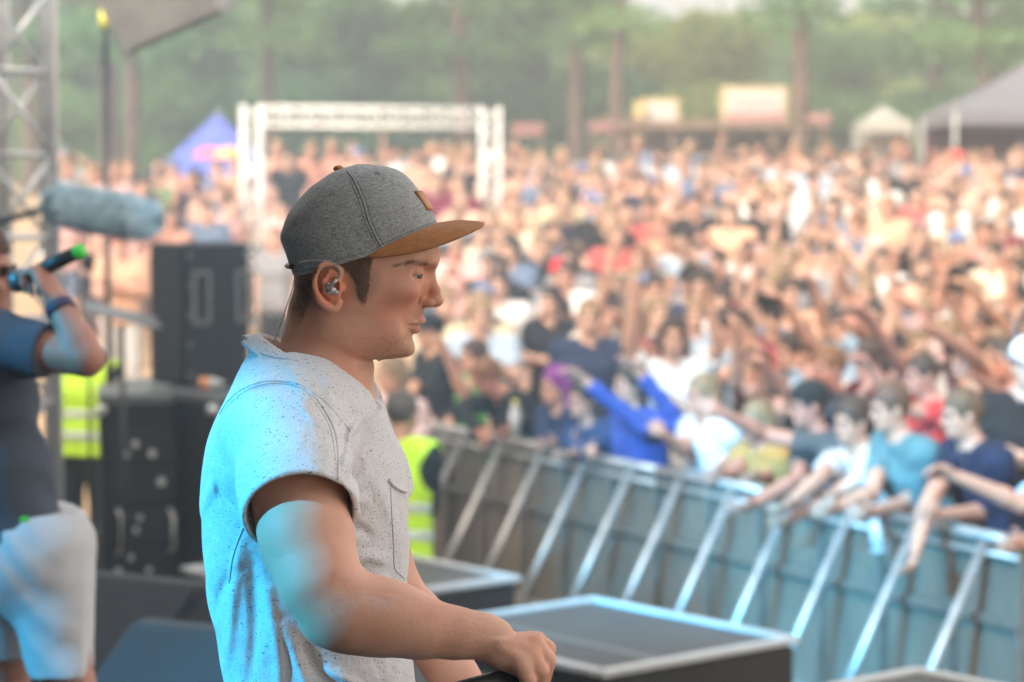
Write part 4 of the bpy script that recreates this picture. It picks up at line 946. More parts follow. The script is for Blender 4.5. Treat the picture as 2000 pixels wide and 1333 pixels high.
# hero skin: fine pores, ruddy patches, stubble on the jaw
def hero_skin():
    m = mat('performer_skin', (0.55, 0.30, 0.20), 0.50, var=0.0, sss=0.14, bump=0.0)
    n = m.node_tree.nodes; l = m.node_tree.links; b = n['Principled BSDF']; tc = n['Texture Coordinate']
    def noise(sc, det=4, dist=0.0):
        z = n.new('ShaderNodeTexNoise'); z.inputs['Scale'].default_value = sc; z.inputs['Detail'].default_value = det; z.inputs['Distortion'].default_value = dist; l.new(tc.outputs['Object'], z.inputs[0]); return z.outputs[0]
    def rng(src, a, b2, c=0.0, d=1.0):
        r = n.new('ShaderNodeMapRange'); r.inputs[1].default_value = a; r.inputs[2].default_value = b2; r.inputs[3].default_value = c; r.inputs[4].default_value = d; l.new(src, r.inputs[0]); return r.outputs[0]
    def mix(f, a, b2):
        x = n.new('ShaderNodeMix'); x.data_type = 'RGBA'; l.new(f, x.inputs[0])
        for i, c in ((6, a), (7, b2)):
            if isinstance(c, tuple): x.inputs[i].default_value = (*c, 1)
            else: l.new(c, x.inputs[i])
        return x.outputs[2]
    def mul(a, b2):
        x = n.new('ShaderNodeMath'); x.operation = 'MULTIPLY'; l.new(a, x.inputs[0]); l.new(b2, x.inputs[1]); return x.outputs[0]
    def near(c, r0, r1):                           # soft region round a point of the face
        c = c - HROOT; vm = n.new('ShaderNodeVectorMath'); vm.operation = 'DISTANCE'; l.new(tc.outputs['Object'], vm.inputs[0]); vm.inputs[1].default_value = c
        return rng(vm.outputs['Value'], r0, r1, 1.0, 0.0)
    col = mix(rng(noise(14), .35, .7), (0.70, 0.40, 0.29), (0.65, 0.31, 0.215))
    col = mix(mul(rng(noise(260, 2), .63, .74, 0, .6), near(hw(770, 640, -70), .02, .07)), col, (0.30, 0.12, 0.08))
    col = mix(mul(rng(noise(60), .3, .6, .2, .75), near(hw(805, 575, -60), .01, .055)), col, (0.70, 0.28, 0.19))
    st = mul(rng(noise(900, 2), .42, .6), near(hw(765, 700, -20), .015, .055)); col = mix(st, col, (0.16, 0.095, 0.065))
    st = mul(rng(noise(900, 2), .46, .62), near(hw(832, 611, -10), .006, .026)); col = mix(st, col, (0.17, 0.09, 0.06))
    for hc_ in (hw(712, 545, -100), hw(600, 580, -80)):
        st = mul(rng(noise(700, 2), .35, .55, .2, .8), near(hc_, .008, .030)); col = mix(st, col, (0.16, 0.09, 0.06))
    for zc, sc in ((627, 1), (643, 1)):
        col = mix(mul(near(hw(828 - (zc - 627) * .6, zc, -8), .0075, .0125), rng(noise(40), .0, .3, .8, 1)), col, (0.58, 0.26, 0.22))
    for sg in (-1,): col = mix(near(hw(650, 556, -112), .02, .036), col, (0.74, 0.29, 0.17))
    l.new(col, b.inputs['Base Color'])
    ad = n.new('ShaderNodeMath'); ad.operation = 'ADD'; l.new(noise(700, 3), ad.inputs[0]); l.new(noise(150, 4), ad.inputs[1])
    bp = n.new('ShaderNodeBump'); bp.inputs['Strength'].default_value = 0.4; bp.inputs['Distance'].default_value = 0.0008; l.new(ad.outputs[0], bp.inputs['Height']); l.new(bp.outputs[0], b.inputs['Normal'])
    l.new(rng(noise(50), .3, .7, .55, .68), b.inputs['Roughness']); b.inputs['Specular IOR Level'].default_value = .35
    return m
M['hskin'] = hero_skin()
body_me = MF.mesh('body'); 
bvh_body = BVHTree.FromPolygons([v.co.copy() for v in body_me.vertices], [tuple(p.vertices) for p in body_me.polygons])
hbody = hlink('body', body_me, M['hskin'])
# --- eyes ---
def eye_mat():
    m = mat('eyeball', (0.42, 0.38, 0.36), 0.15, coat=0.5); n = m.node_tree.nodes; l = m.node_tree.links; b = n['Principled BSDF']; tc = n['Texture Coordinate']
    sp = n.new('ShaderNodeSeparateXYZ'); l.new(tc.outputs['Generated'], sp.inputs[0])
    cr = n.new('ShaderNodeValToRGB'); e = cr.color_ramp.elements; cr.color_ramp.interpolation = 'LINEAR'
    e[0].position = .86; e[0].color = (.58, .53, .50, 1); e[1].position = .885; e[1].color = (.07, .08, .07, 1); q = e.new(.972); q.color = (.12, .13, .11, 1); q = e.new(.98); q.color = (.004, .004, .004, 1)
    l.new(sp.outputs[0], cr.inputs[0]); l.new(cr.outputs[0], b.inputs['Base Color']); return m
M['eye'] = eye_mat()
for sg in (-1, 1):
    b = MB(); b.ball((0, 0, 0), 16.8 * U, sub=4); me = b.mesh('eyeball', True)
    o = link('eyeball', me, M['eye'], hero); o.location = hw(811, 534, sg * 45) - HROOT; o.rotation_euler = (0, R(9), R(-26))
# --- hair of head, brows, lashes: strands standing on the skin ---
M['hair'] = mat('dark_brown_hair', (0.17, 0.10, 0.065), 0.5, var=0.5, vscale=80)
def inpoly(x, y, poly):
    c = False; j = len(poly) - 1
    for i in range(len(poly)):
        if (poly[i][1] > y) != (poly[j][1] > y) and x < (poly[j][0] - poly[i][0]) * (y - poly[i][1]) / (poly[j][1] - poly[i][1]) + poly[i][0]: c = not c
        j = i
    return c
def hair_patch(name, polys, count, L, w, dirf, fade=None, sides=(-1, 1), under=True, lift=0.0):
    V, Fc = [], []; rnd = random.Random(3)
    for poly in polys:
        xs = [q[0] for q in poly]; ys = [q[1] for q in poly]; got = 0
        for _ in range(count * 6):
            if got >= count: break
            x = rnd.uniform(min(xs), max(xs)); y = rnd.uniform(min(ys), max(ys))
            if not inpoly(x + rnd.gauss(0, 1.2), y + rnd.gauss(0, 1.5), poly): continue
            if fade and rnd.random() > fade(x, y): continue
            for sg in sides:
                o = hw(x, y, sg * 200); hit = bvh_body.ray_cast(o, Vector((0, -sg, 0)))
                if hit[0] is None: continue
                p, n = hit[0], hit[1]; 
                if n.y * sg < 0: n = -n
                d = dirf(x, y, sg); d = Vector((d[0], d[2] * sg if len(d) > 2 else 0, -d[1])); d = (d + Vector([rnd.gauss(0, .22) for _ in range(3)]))
                d = (d - n * d.dot(n)).normalized()
                strand(V, Fc, p - n * .0005, d, n, L * rnd.uniform(.6, 1.25), w * rnd.uniform(.7, 1.2))
                got += .5
    me = pymesh(name, [list(v) for v in V], Fc, False); return me
nape = [(566, 470), (700, 470), (640, 500), (632, 516), (622, 534), (617, 552), (613, 575), (604, 598), (598, 618), (578, 640), (572, 600), (566, 540)]
side = [(660, 492), (742, 480), (732, 497), (728, 515), (726, 535), (723, 548), (721, 572), (717, 586), (710, 582), (706, 574), (703, 562), (703, 548), (698, 535), (684, 520), (676, 512), (660, 505)]
fd = lambda x, y: max(.12, 1 - max(0, y - 545) / 50) if x > 640 else 1.0 if y < 565 else max(0.0, 1 - (y - 565) / 75) ** 1.3
hm = hair_patch('hair', [nape, side], 9500, 0.0065, 0.00024, lambda x, y, s: (-.25 if x < 650 else .05, 1.0), fd)
ho = hlink('hair', hm, M['hair'])
# back of the head: strands seen edge-on on the nape, all round
V, Fc = [], []; rnd = random.Random(5)
for _ in range(9000):
    py = rnd.uniform(500, 628); 
    if rnd.random() < (py - 575) / 60: continue
    th = rnd.uniform(-1.5, 1.5); o = hw(640, py) + Vector((-math.cos(th), math.sin(th), 0)) * .25; hit = bvh_body.ray_cast(o, (hw(640, py) - o).normalized())
    if hit[0] is None: continue
    n = hit[1]; n = n if n.x * -math.cos(th) + n.y * math.sin(th) > 0 else -n
    if proj(hit[0])[0] > 618: continue
    d = (Vector((-.2, 0, -1)) + Vector([rnd.gauss(0, .2) for _ in range(3)])); d = (d - n * d.dot(n)).normalized()
    strand(V, Fc, hit[0] - n * .0005, d, n, .008 * rnd.uniform(.6, 1.3), .0004)
hlink('hair', pymesh('hair', [list(v) for v in V], Fc, False), M['hair'])
brow = [(774, 514), (790, 509), (812, 506), (832, 507), (841, 511), (838, 516), (815, 512), (795, 513), (776, 517)]
hlink('eyebrows', hair_patch('eyebrows', [brow], 900, 0.0050, 0.00022, lambda x, y, s: (-1, -.05 if x > 800 else .35)), M['hair'])
b = MB()
for sg in (-1, 1):
    c = hw(811, 534, sg * 45); r = 18.8 * U
    for k in range(30):
        a = -.6 + 2.25 * k / 29 + random.gauss(0, .02); e_ = .05 - .11 * abs(a - .5) + random.gauss(0, .02)
        p = c + Vector((math.cos(a) * math.cos(e_), sg * math.sin(a) * math.cos(e_), math.sin(e_))) * r
        d = Vector((math.cos(a), sg * math.sin(a), -.45)).normalized()
        b.path([p, p + d * .003, p + d * .0058 + Vector((0, 0, .0006))], [.00045, .00038, .00012], 4)
b.build('eyelashes', M['hair'], hero); hero.children[-1].data.transform(Matrix.Translation(-HROOT))
# --- fine hair of the forearm ---
V, Fc = [], []; rnd = random.Random(8)
for _ in range(2600):
    x = rnd.uniform(640, 950); t = (x - 640) / 310; yc = 1190 + 50 * t; y = yc + rnd.uniform(-75, 60) * (1 - .45 * t)
    dd_ = (P(x, y, 3.0) - cam.location).normalized(); hit = bvh_body.ray_cast(cam.location.copy(), dd_)
    if hit[0] is None or abs(hit[0].y - 3.0) > .12: continue
    n = hit[1] if hit[1].dot(dd_) < 0 else -hit[1]; d = Vector((.8, 0, -.6)) + Vector([rnd.gauss(0, .35) for _ in range(3)]); d = (d - n * d.dot(n)).normalized()
    strand(V, Fc, hit[0], d, n, rnd.uniform(.004, .009), .00006)
M['armhair'] = mat('arm_hair', (.42, .25, .15), .5)
hlink('arm_hair', pymesh('arm_hair', [list(v) for v in V], Fc, False), M['armhair'])
# --- cap ---
CP = [(321, 716, 700, 4), (323, 738, 690, 20), (327, 762, 678, 38), (335, 782, 655, 58), (350, 801, 631, 77), (365, 813, 609, 89), (380, 825, 594, 97), (400, 838, 577, 105), (420, 848, 562, 110), (440, 855, 554, 113), (465, 857, 549, 114), (485, 858, 554, 114), (505, 858, 562, 113), (560, 858, 578, 110)]
edge_x = [560, 580, 624, 665, 680, 725, 751, 785, 819, 854, 870]; edge_y = [536, 538, 528, 514.5, 510, 497, 481, 465, 451, 436, 433]
F = UField(hw(535, 560, -125), hw(870, 315, 125), 0.0016)
px, v, py = F.uaxes()
d = loft_d(CP, px, v, py, 2.15, 2.15, 0.46)
py_e = np.interp(px, edge_x, edge_y).astype(np.float32)
wig = 0.9 * np.sin(px * .09 + v * .05) * U
d = d + (0.0006 * np.sin(px * .07 + py * .11) * np.sin(v * .06)).astype(np.float32)
shell = np.maximum(d, np.where(py > 452, -(d + .006), -1))
F.a = np.maximum(shell, ((py - py_e) * U * .9).astype(np.float32))
def denim():
    m = mat('grey_chambray', (0.2, 0.2, 0.2), 0.95, spec=0.15, sheen=0.3); n = m.node_tree.nodes; l = m.node_tree.links; b = n['Principled BSDF']; tc = n['Texture Coordinate']
    hs = []
    for sc in ((900, 900, 160), (160, 160, 900)):
        mp = n.new('ShaderNodeMapping'); mp.inputs['Scale'].default_value = sc; l.new(tc.outputs['Object'], mp.inputs[0])
        z = n.new('ShaderNodeTexNoise'); z.inputs['Scale'].default_value = 1.0; z.inputs['Detail'].default_value = 3; l.new(mp.outputs[0], z.inputs[0]); hs.append(z.outputs[0])
    ad = n.new('ShaderNodeMath'); ad.operation = 'ADD'; l.new(hs[0], ad.inputs[0]); l.new(hs[1], ad.inputs[1])
    rp = n.new('ShaderNodeValToRGB'); rp.color_ramp.elements[0].position = .36; rp.color_ramp.elements[0].color = (.16, .178, .185, 1); rp.color_ramp.elements[1].position = .66; rp.color_ramp.elements[1].color = (.47, .475, .465, 1)
    h2 = n.new('ShaderNodeMath'); h2.operation = 'MULTIPLY'; h2.inputs[1].default_value = .5; l.new(ad.outputs[0], h2.inputs[0]); l.new(h2.outputs[0], rp.inputs[0]); l.new(rp.outputs[0], b.inputs['Base Color'])
    bp = n.new('ShaderNodeBump'); bp.inputs['Strength'].default_value = .5; bp.inputs['Distance'].default_value = .001; l.new(h2.outputs[0], bp.inputs['Height']); l.new(bp.outputs[0], b.inputs['Normal'])
    return m
M['denim'] = denim()
M['suede'] = mat('tan_suede', (0.46, 0.19, 0.065), 0.85, var=0.25, vscale=120, bump=0.35, bscale=600, spec=0.25, sheen=0.2)
M['leather'] = mat('tan_leather', (0.50, 0.19, 0.06), 0.5, var=0.2, vscale=150, bump=0.2, bscale=300)
M['thread'] = mat('grey_thread', (0.20, 0.22, 0.23), 0.9); M['seamdark'] = mat('dark_seam', (0.07, 0.08, 0.09), 0.9)
cap_me = F.mesh('cap', relax=2)
bvh_cap = BVHTree.FromPolygons([q.co.copy() for q in cap_me.vertices], [tuple(q.vertices) for q in cap_me.polygons])
capo = hlink('cap', cap_me, M['denim'])
def on(bvh, x, y, sg=-1, off=0.0, vv=200):
    hit = bvh.ray_cast(hw(x, y, sg * vv), Vector((0, -sg, 0)))
    if hit[0] is None: return None
    n = hit[1]; n = n if n.y * sg > 0 else -n
    return hit[0] + n * off
def hchild(nm, mb, m, parent, smooth=True):
    me = mb.mesh(nm, smooth); me.transform(Matrix.Translation(-HROOT)); return link(nm, me, m, parent)
def pipe_on(mb, bvh, pts, r, off=0.0, sides=(-1, 1), n=6, seg=6):
    for sg in sides:
        ps = [on(bvh, q.x, q.z, sg, off) for q in catmull([(a, 0, b2) for a, b2 in pts], n)]; ps = [q for q in ps if q is not None]
        if len(ps) > 2: mb.path(ps, r, seg)
seam1 = [(682, 336), (695, 350), (714, 389), (725, 426), (738, 456), (750, 478)]
for sg in (-1, 1):
    b = MB(); pipe_on(b, bvh_cap, seam1, .0010, 0.0002, sides=(sg,)); hchild('seam', b, M['thread'], capo)
    b = MB(); pipe_on(b, bvh_cap, [(650, 350), (640, 362), (622, 400), (612, 450), (612, 500), (616, 528)], .0004, 0.0, sides=(sg,)); hchild('seam', b, M['thread'], capo)
b = MB()
for off in (-7, 7): pipe_on(b, bvh_cap, [(a + off, c) for a, c in seam1[1:]], .00035, 0.0001, sides=(-1,))
pipe_on(b, bvh_cap, [(a, c - 6) for a, c in zip(edge_x[5:-1], edge_y[5:-1])], .0004, 0.0001)
pipe_on(b, bvh_cap, [(a, c - 9) for a, c in zip(edge_x[1:6], edge_y[1:6])], .00035, 0.0001)
hchild('stitching', b, M['seamdark'], capo)
b = MB()
for x, y in ((741, 341), (656, 381)):
    for sg in (-1, 1):
        c = on(bvh_cap, x, y, sg, .0003)
        if c: b.path([c + Vector((math.cos(t) * .0030, 0, math.sin(t) * .0030)) for t in np.linspace(0, 6.283, 13)], .0007, 6)
hchild('eyelet', b, M['thread'], capo)
b = MB(); b.ball(hw(662, 330), 10.5 * U, (1.0, 1, .62), 3); hchild('button', b, M['suede'], capo)
# brim: a thin curved plate
nu, nv = 16, 48; Vt = []; Fq = []
OUT = [(722, 498), (742, 497), (762, 495.5), (800, 490), (837.5, 482), (875, 470), (912, 455), (934, 445), (944, 438.5), (946.5, 434)]
def crown_v(x, pyy):
    xf = float(smooth_tab(CP, 1, np.array(float(pyy)))); xb = float(smooth_tab(CP, 2, np.array(float(pyy)))); w_ = float(smooth_tab(CP, 3, np.array(float(pyy)))); xc = xb + (xf - xb) * .46
    return w_ * max(0, 1 - (max(x - xc, 0) / (xf - xc)) ** 2.15) ** (1 / 2.15)
oc = catmull([(a, 0, b2) for a, b2 in OUT], 8)
for lay in (0, 1):
    for i in range(nu + 1):
        t = i / nu
        for j in range(nv + 1):
            s_ = -1 + 2 * j / nv; q = 1 - abs(s_); sgn = -1 if s_ < 0 else 1
            xi = 724 + (855.5 - 724) * math.sin(q * math.pi / 2) ** .9; zi = float(np.interp(xi, edge_x, edge_y)) - 1.0; vi = crown_v(xi, zi) * sgn - sgn * .8
            if q > .999: vi = 0
            f = q ** .85 * (len(oc) - 1); k = min(int(f), len(oc) - 2); o_ = oc[k] + (oc[k + 1] - oc[k]) * (f - k)
            W0 = crown_v(724, 497); vo = sgn * W0 * max(0, 1 - (min(1, max(0, (o_.x - 724) / 222.5))) ** 2.6) ** (1 / 2.1)
            x = xi + (o_.x - xi) * t; v2 = vi + (vo - vi) * t; z = zi + (o_.z - zi) * t - 4.5 * math.sin(math.pi * t) * q
            Vt.append(hw(x, z + (3.4 if lay else 0), v2))
S = (nu + 1) * (nv + 1)
for i in range(nu):
    for j in range(nv):
        a = i * (nv + 1) + j; Fq.append((a, a + 1, a + nv + 2, a + nv + 1)); a += S; Fq.append((a, a + nv + 1, a + nv + 2, a + 1))
for i in range(nu):
    for j in (0, nv):
        a = i * (nv + 1) + j; Fq.append((a, a + nv + 1, a + nv + 1 + S, a + S))
for j in range(nv):
    a = nu * (nv + 1) + j; Fq.append((a, a + 1, a + 1 + S, a + S))
me = pymesh('brim', [list(q) for q in Vt], Fq); hlink('brim', me, M['suede'], capo)
# leather patch on the front panel
V2 = []; Fq = []; nv = 20
for lay, of in ((0, 2.6), (1, -.5)):
    for i in range(7):
        for j in range(nv + 1):
            pyy = 374 + 36 * i / 6; vv = -42 + 84 * j / nv
            xf = float(smooth_tab(CP, 1, np.array(pyy))); xb = float(smooth_tab(CP, 2, np.array(pyy))); w_ = float(smooth_tab(CP, 3, np.array(pyy)))
            xc = xb + (xf - xb) * .46; x = xc + (xf - xc) * (1 - abs(vv / w_) ** 2.15) ** (1 / 2.15)
            V2.append(hw(x + of + (2 if lay == 0 else 0), pyy - of * .4, vv))
S = 7 * (nv + 1)
for i in range(6):
    for j in range(nv):
        a = i * (nv + 1) + j; Fq.append((a, a + 1, a + nv + 2, a + nv + 1)); a += S; Fq.append((a, a + nv + 1, a + nv + 2, a + 1))
for i in range(6):
    for j in (0, nv):
        a = i * (nv + 1) + j; Fq.append((a, a + nv + 1, a + nv + 1 + S, a + S))
for j in range(nv):
    for i in (0, 6):
        a = i * (nv + 1) + j; Fq.append((a, a + 1, a + 1 + S, a + S))
hlink('patch', pymesh('patch', [list(q) for q in V2], Fq, False), M['leather'], capo)
b = MB(); b.path([hw(576 - abs(q) * 0 + 14 * (q / 55) ** 2 - 15, 505 + 28 * .5, q) for q in range(-55, 56, 5)], 5 * U, 8)
hchild('strap', b, M['black'], capo)
# --- t-shirt ---
TS = [(655, 600, 470, 20), (690, 672, 496, 118), (715, 702, 482, 165), (740, 725, 466, 215), (770, 745, 447, 248), (800, 752, 430, 262), (850, 765, 410, 258), (900, 781, 400, 246), (950, 792, 394, 236), (1000, 795, 393, 230), (1050, 796, 394, 224), (1100, 795, 397, 220), (1150, 792, 402, 216), (1200, 791, 410, 214), (1250, 797, 420, 216), (1300, 805, 430, 220), (1340, 810, 437, 222), (1420, 818, 445, 226), (1500, 822, 450, 232)]
F = UField(hw(375, 1490, -470), hw(850, 640, 330), 0.0028)
px, v, py = F.uaxes()
F.a = loft_d(TS, px, v, py, 2.3, 2.4, 0.48)
# shoulders and sleeves
def sleeve(F, op, dr, ext=0.0):
    near = [(P(568, 845, 3.18), .078), (P(572, 885, 3.125), .071), (P(580, 958, 3.05), .070), (P(585, 1000, 3.02), .071)]
    far = [(hw(640, 860, 215), .076), (hw(690, 980, 255), .066), (hw(705, 1020, 262), .064)]
    for ch in (near, far):
        for i, ((a, ra), (b, rb)) in enumerate(zip(ch, ch[1:])):
            F.cone(a, b, ra + dr, rb + dr, 0.03 if op == 'u' else .004, op, cut=(op == 'u' and i == len(ch) - 2))
sleeve(F, 'u', 0.0)
F.cone(hw(575, 760, 0), hw(572, 835, -190), 78 * U, 74 * U, .05); F.cone(hw(575, 760, 0), hw(600, 835, 190), 78 * U, 74 * U, .05)
# folds of the cloth
def bumpf(x0, y0, x1, y1, wd, amp, vlim=1):        # a ridge from one photo point to another on the near side
    L = math.hypot(x1 - x0, y1 - y0); tx, ty = (x1 - x0) / L, (y1 - y0) / L
    t = ((px - x0) * tx + (py - y0) * ty) / L; dd = -(px - x0) * ty + (py - y0) * tx
    dd = dd + 6 * np.sin(t * 5 + x0)
    e = np.clip(np.sin(np.clip(t, 0, 1) * math.pi), 0, 1) ** .6
    return (np.exp(-(dd / wd) ** 2) * e * amp * U * (v < 30)).astype(np.float32)
dv = 0
for f in ((500, 1010, 440, 1300, 11, 5), (520, 1050, 500, 1330, 13, -6), (545, 1110, 560, 1340, 12, 6), (480, 1080, 420, 1200, 10, -4), (600, 1225, 700, 1350, 13, -6), (560, 1180, 640, 1340, 12, 6), (640, 1265, 740, 1340, 10, 5),
          (668, 930, 720, 880, 10, -6), (670, 960, 735, 960, 12, 5), (672, 1000, 740, 1020, 10, -5), (690, 1060, 770, 1080, 12, 5), (675, 880, 700, 800, 8, -6), (690, 860, 720, 790, 7, 5), (700, 900, 740, 800, 8, -4), (655, 900, 690, 1080, 12, -5),
          (430, 900, 495, 1000, 9, -5), (440, 880, 400, 1010, 14, 4), (470, 760, 560, 720, 7, 4), (520, 735, 620, 745, 6, -4), (600, 742, 690, 830, 7, 3), (610, 700, 680, 800, 8, -3), (560, 690, 640, 760, 8, 3), (740, 900, 790, 1080, 14, 3), (720, 1100, 780, 1200, 12, -5), (745, 1090, 790, 1180, 10, 5)):
    dv = dv + 1.45 * bumpf(*f)
big = 2.2 * np.sin(px * .021 + py * .034 + 1.3 * np.sin(v * .02 + py * .012)) * np.sin(v * .018 + py * .01) * U
F.a = F.a - dv - big.astype(np.float32)
# raised raw seam round the armhole
arc = catmull([(432, 0, 806), (447, 0, 783), (475, 0, 760), (521, 0, 745), (573, 0, 748), (602, 0, 762), (636, 0, 806), (655, 0, 848), (663, 0, 905), (665, 0, 950)], 6)
# neck opening: a tilted plane, wider than the neck
pa, pb = hw(503, 668), hw(716, 788); nd = (pb - pa).normalized(); pn = Vector((-nd.z, 0, nd.x)); pn = pn if pn.z > 0 else -pn
cc = hw(606, 728); rad_x = (hw(716, 788) - hw(503, 668)).length / 2; rad_y = 104 * U
def collar_cut(F, grow=0.0, depth=.045):
    def fn(X, Y, Z):
        x = X - cc.x; y = Y - cc.y; z = Z - cc.z
        t = x * nd.x + z * nd.z; nn = x * pn.x + z * pn.z
        q = (np.sqrt((t / (rad_x + grow)) ** 2 + (y / (rad_y + grow)) ** 2) - 1) * rad_y
        return np.maximum(q, -depth - nn).astype(np.float32)
    F.add(F.lo, F.lo + F.n * F.h, fn, 0.002, 's')
F.add(F.lo, F.lo + F.n * F.h, lambda X, Y, Z: ((X - cc.x) * pn.x + (Z - cc.z) * pn.z - .004 + 0 * Y - 6.0 * np.maximum(np.abs(Y - cc.y) - .07, 0) ** 1.0).astype(np.float32), 0.004, 'i')
collar_cut(F)
# hollow of the sleeves
for a, b, r in ((P(576, 925, 3.09), P(590, 1040, 2.985), .0665), (hw(680, 975, 250), hw(715, 1060, 270), .060)): F.cone(a, b, r, r + .001, .003, 's')
def shirt_mat():
    m = mat('speckled_white_jersey', (0.7, 0.7, 0.7), 0.95, spec=0.15, sheen=0.15); n = m.node_tree.nodes; l = m.node_tree.links; b = n['Principled BSDF']; tc = n['Texture Coordinate']
    def nz(sc, mp=None, det=3):
        z = n.new('ShaderNodeTexNoise'); z.inputs['Scale'].default_value = sc; z.inputs['Detail'].default_value = det
        if mp:
            q = n.new('ShaderNodeMapping'); q.inputs['Scale'].default_value = mp; l.new(tc.outputs['Object'], q.inputs[0]); l.new(q.outputs[0], z.inputs[0])
        else: l.new(tc.outputs['Object'], z.inputs[0])
        return z.outputs[0]
    def rng(s_, a, b2, c=0, d_=1):
        r = n.new('ShaderNodeMapRange'); r.inputs[1].default_value = a; r.inputs[2].default_value = b2; r.inputs[3].default_value = c; r.inputs[4].default_value = d_; l.new(s_, r.inputs[0]); return r.outputs[0]
    f1 = rng(nz(1, (240, 240, 520), 2), .645, .69); f2 = rng(nz(1, (420, 420, 800), 1), .66, .72, 0, .75); f3 = rng(nz(900), .45, .75, 0, .14)
    mx = n.new('ShaderNodeMath'); mx.operation = 'MAXIMUM'; l.new(f1, mx.inputs[0]); l.new(f2, mx.inputs[1])
    m2 = n.new('ShaderNodeMath'); m2.operation = 'MAXIMUM'; l.new(mx.outputs[0], m2.inputs[0]); l.new(f3, m2.inputs[1])
    mi = n.new('ShaderNodeMix'); mi.data_type = 'RGBA'; mi.inputs[6].default_value = (.70, .69, .70, 1); mi.inputs[7].default_value = (.10, .11, .14, 1); l.new(m2.outputs[0], mi.inputs[0]); l.new(mi.outputs[2], b.inputs['Base Color'])
    ad = n.new('ShaderNodeMath'); ad.operation = 'MULTIPLY_ADD'; ad.inputs[1].default_value = .05; l.new(nz(800), ad.inputs[0]); l.new(nz(24, None, 5), ad.inputs[2])
    bp = n.new('ShaderNodeBump'); bp.inputs['Strength'].default_value = .65; bp.inputs['Distance'].default_value = .010; l.new(ad.outputs[0], bp.inputs['Height']); l.new(bp.outputs[0], b.inputs['Normal'])
    return m
M['tee'] = shirt_mat()
shirt_me = F.mesh('shirt', relax=1)
bvh_shirt = BVHTree.FromPolygons([q.co.copy() for q in shirt_me.vertices], [tuple(q.vertices) for q in shirt_me.polygons])
shirt = hlink('shirt', shirt_me, M['tee'])
def onpx(bvh, x, y, off=0.0):                      # where the ray of a photo pixel meets a surface
    d = (P(x, y, 3.3) - cam.location).normalized(); hit = bvh.ray_cast(cam.location.copy(), d)
    if hit[0] is None: return None
    n = hit[1]; n = n if n.dot(d) < 0 else -n
    return hit[0] + n * off
def seam_px(pts, r, off=0.0, nm='seam', m='tee', n=6):
    ps = [onpx(bvh_shirt, q.x, q.z, off) for q in catmull([(a, 0, c) for a, c in pts], n)]
    run = []
    for p in ps + [None]:
        if p is not None and (not run or (p - run[-1]).length < .03): run.append(p)
        else:
            if len(run) > 2: b = MB(); b.path(run, r, 6); hchild(nm, b, M[m], shirt)
            run = [p] if p is not None else []
M['teeseam'] = mat('shirt_stitching', (.36, .37, .40), .95)
seam_px([(430, 808), (447, 783), (475, 760), (521, 745), (573, 748), (602, 762), (636, 806), (655, 848), (661, 905), (660, 938)], .0018, .0002)
seam_px([(437, 804), (453, 785), (480, 764), (522, 750), (571, 753), (598, 766), (630, 808), (648, 848), (655, 900)], .0005, .0, 'stitching', 'teeseam')
seam_px([(486, 1010), (470, 1045), (455, 1090), (448, 1140)], .0012, .0, 'seam', 'teeseam')
seam_px([(600, 760), (640, 790), (690, 850)], .0006, .0, 'seam', 'teeseam')
# sleeve hem
for (a, rr, b2) in ((P(580, 958, 3.05), .0715, P(585, 1000, 3.02)),):
    ax_ = (b2 - a).normalized(); x_ = ax_.cross(Vector((0, 0, 1))).normalized(); y_ = ax_.cross(x_)
    for nm, o_, r2 in (('hem', .0, .0022),):
        b = MB(); c = b2 - ax_ * (.0015 + o_); pts = []
        for t in np.linspace(0, 2 * math.pi, 73):
            dr = x_ * math.cos(t) + y_ * math.sin(t); pts.append(c + dr * (rr - .002 - o_ * .0))
        b.path(pts, r2, 6); hchild(nm, b, M['tee'], shirt)
# collar: a soft ribbed band standing round the opening
b = MB(); ring = []
NR = 240
for k in range(NR + 1):
    t = 2 * math.pi * k / NR; c = cc + nd * math.cos(t) * (rad_x + .001) + Vector((0, 1, 0)) * math.sin(t) * (rad_y + .001)
    c = c + pn * (.0005 - .9 * max(abs(c.y - cc.y) - .07, 0))
    o = (nd * math.cos(t) / rad_x + Vector((0, 1, 0)) * math.sin(t) / rad_y).normalized(); ring.append((c, o))
bm_ = b.bm; prof = [(-.004, .004), (-.001, .0075), (.003, .006), (.0075, .0005), (.012, -.006), (.0125, -.009), (.009, -.008), (.003, -.002), (-.002, -.002)]
rows = []
for k, (c, o) in enumerate(ring[:-1]):
    w_ = 1 + .10 * math.sin(k * 1.9) + .06 * math.sin(k * .7); rb_ = (1.0 if k % 4 < 2 else .93); rows.append([bm_.verts.new(c + o * q[0] * 1.35 * rb_ + pn * (q[1] * 1.5 * rb_ + .002)) for q in prof])
for k in range(NR):
    for j in range(len(prof)): bm_.faces.new((rows[k][j], rows[(k + 1) % NR][j], rows[(k + 1) % NR][(j + 1) % len(prof)], rows[k][(j + 1) % len(prof)]))
hchild('collar', b, M['tee'], shirt)
for of in (.0185, .022):
    b = MB(); run = []
    for c, o in ring[::3] + ring[:1]:
        h_ = bvh_shirt.find_nearest(c + o * of)
        run.append(h_[0] + h_[1] * .0001)
    b.path(run, .0005, 5); hchild('stitching', b, M['teeseam'], shirt)
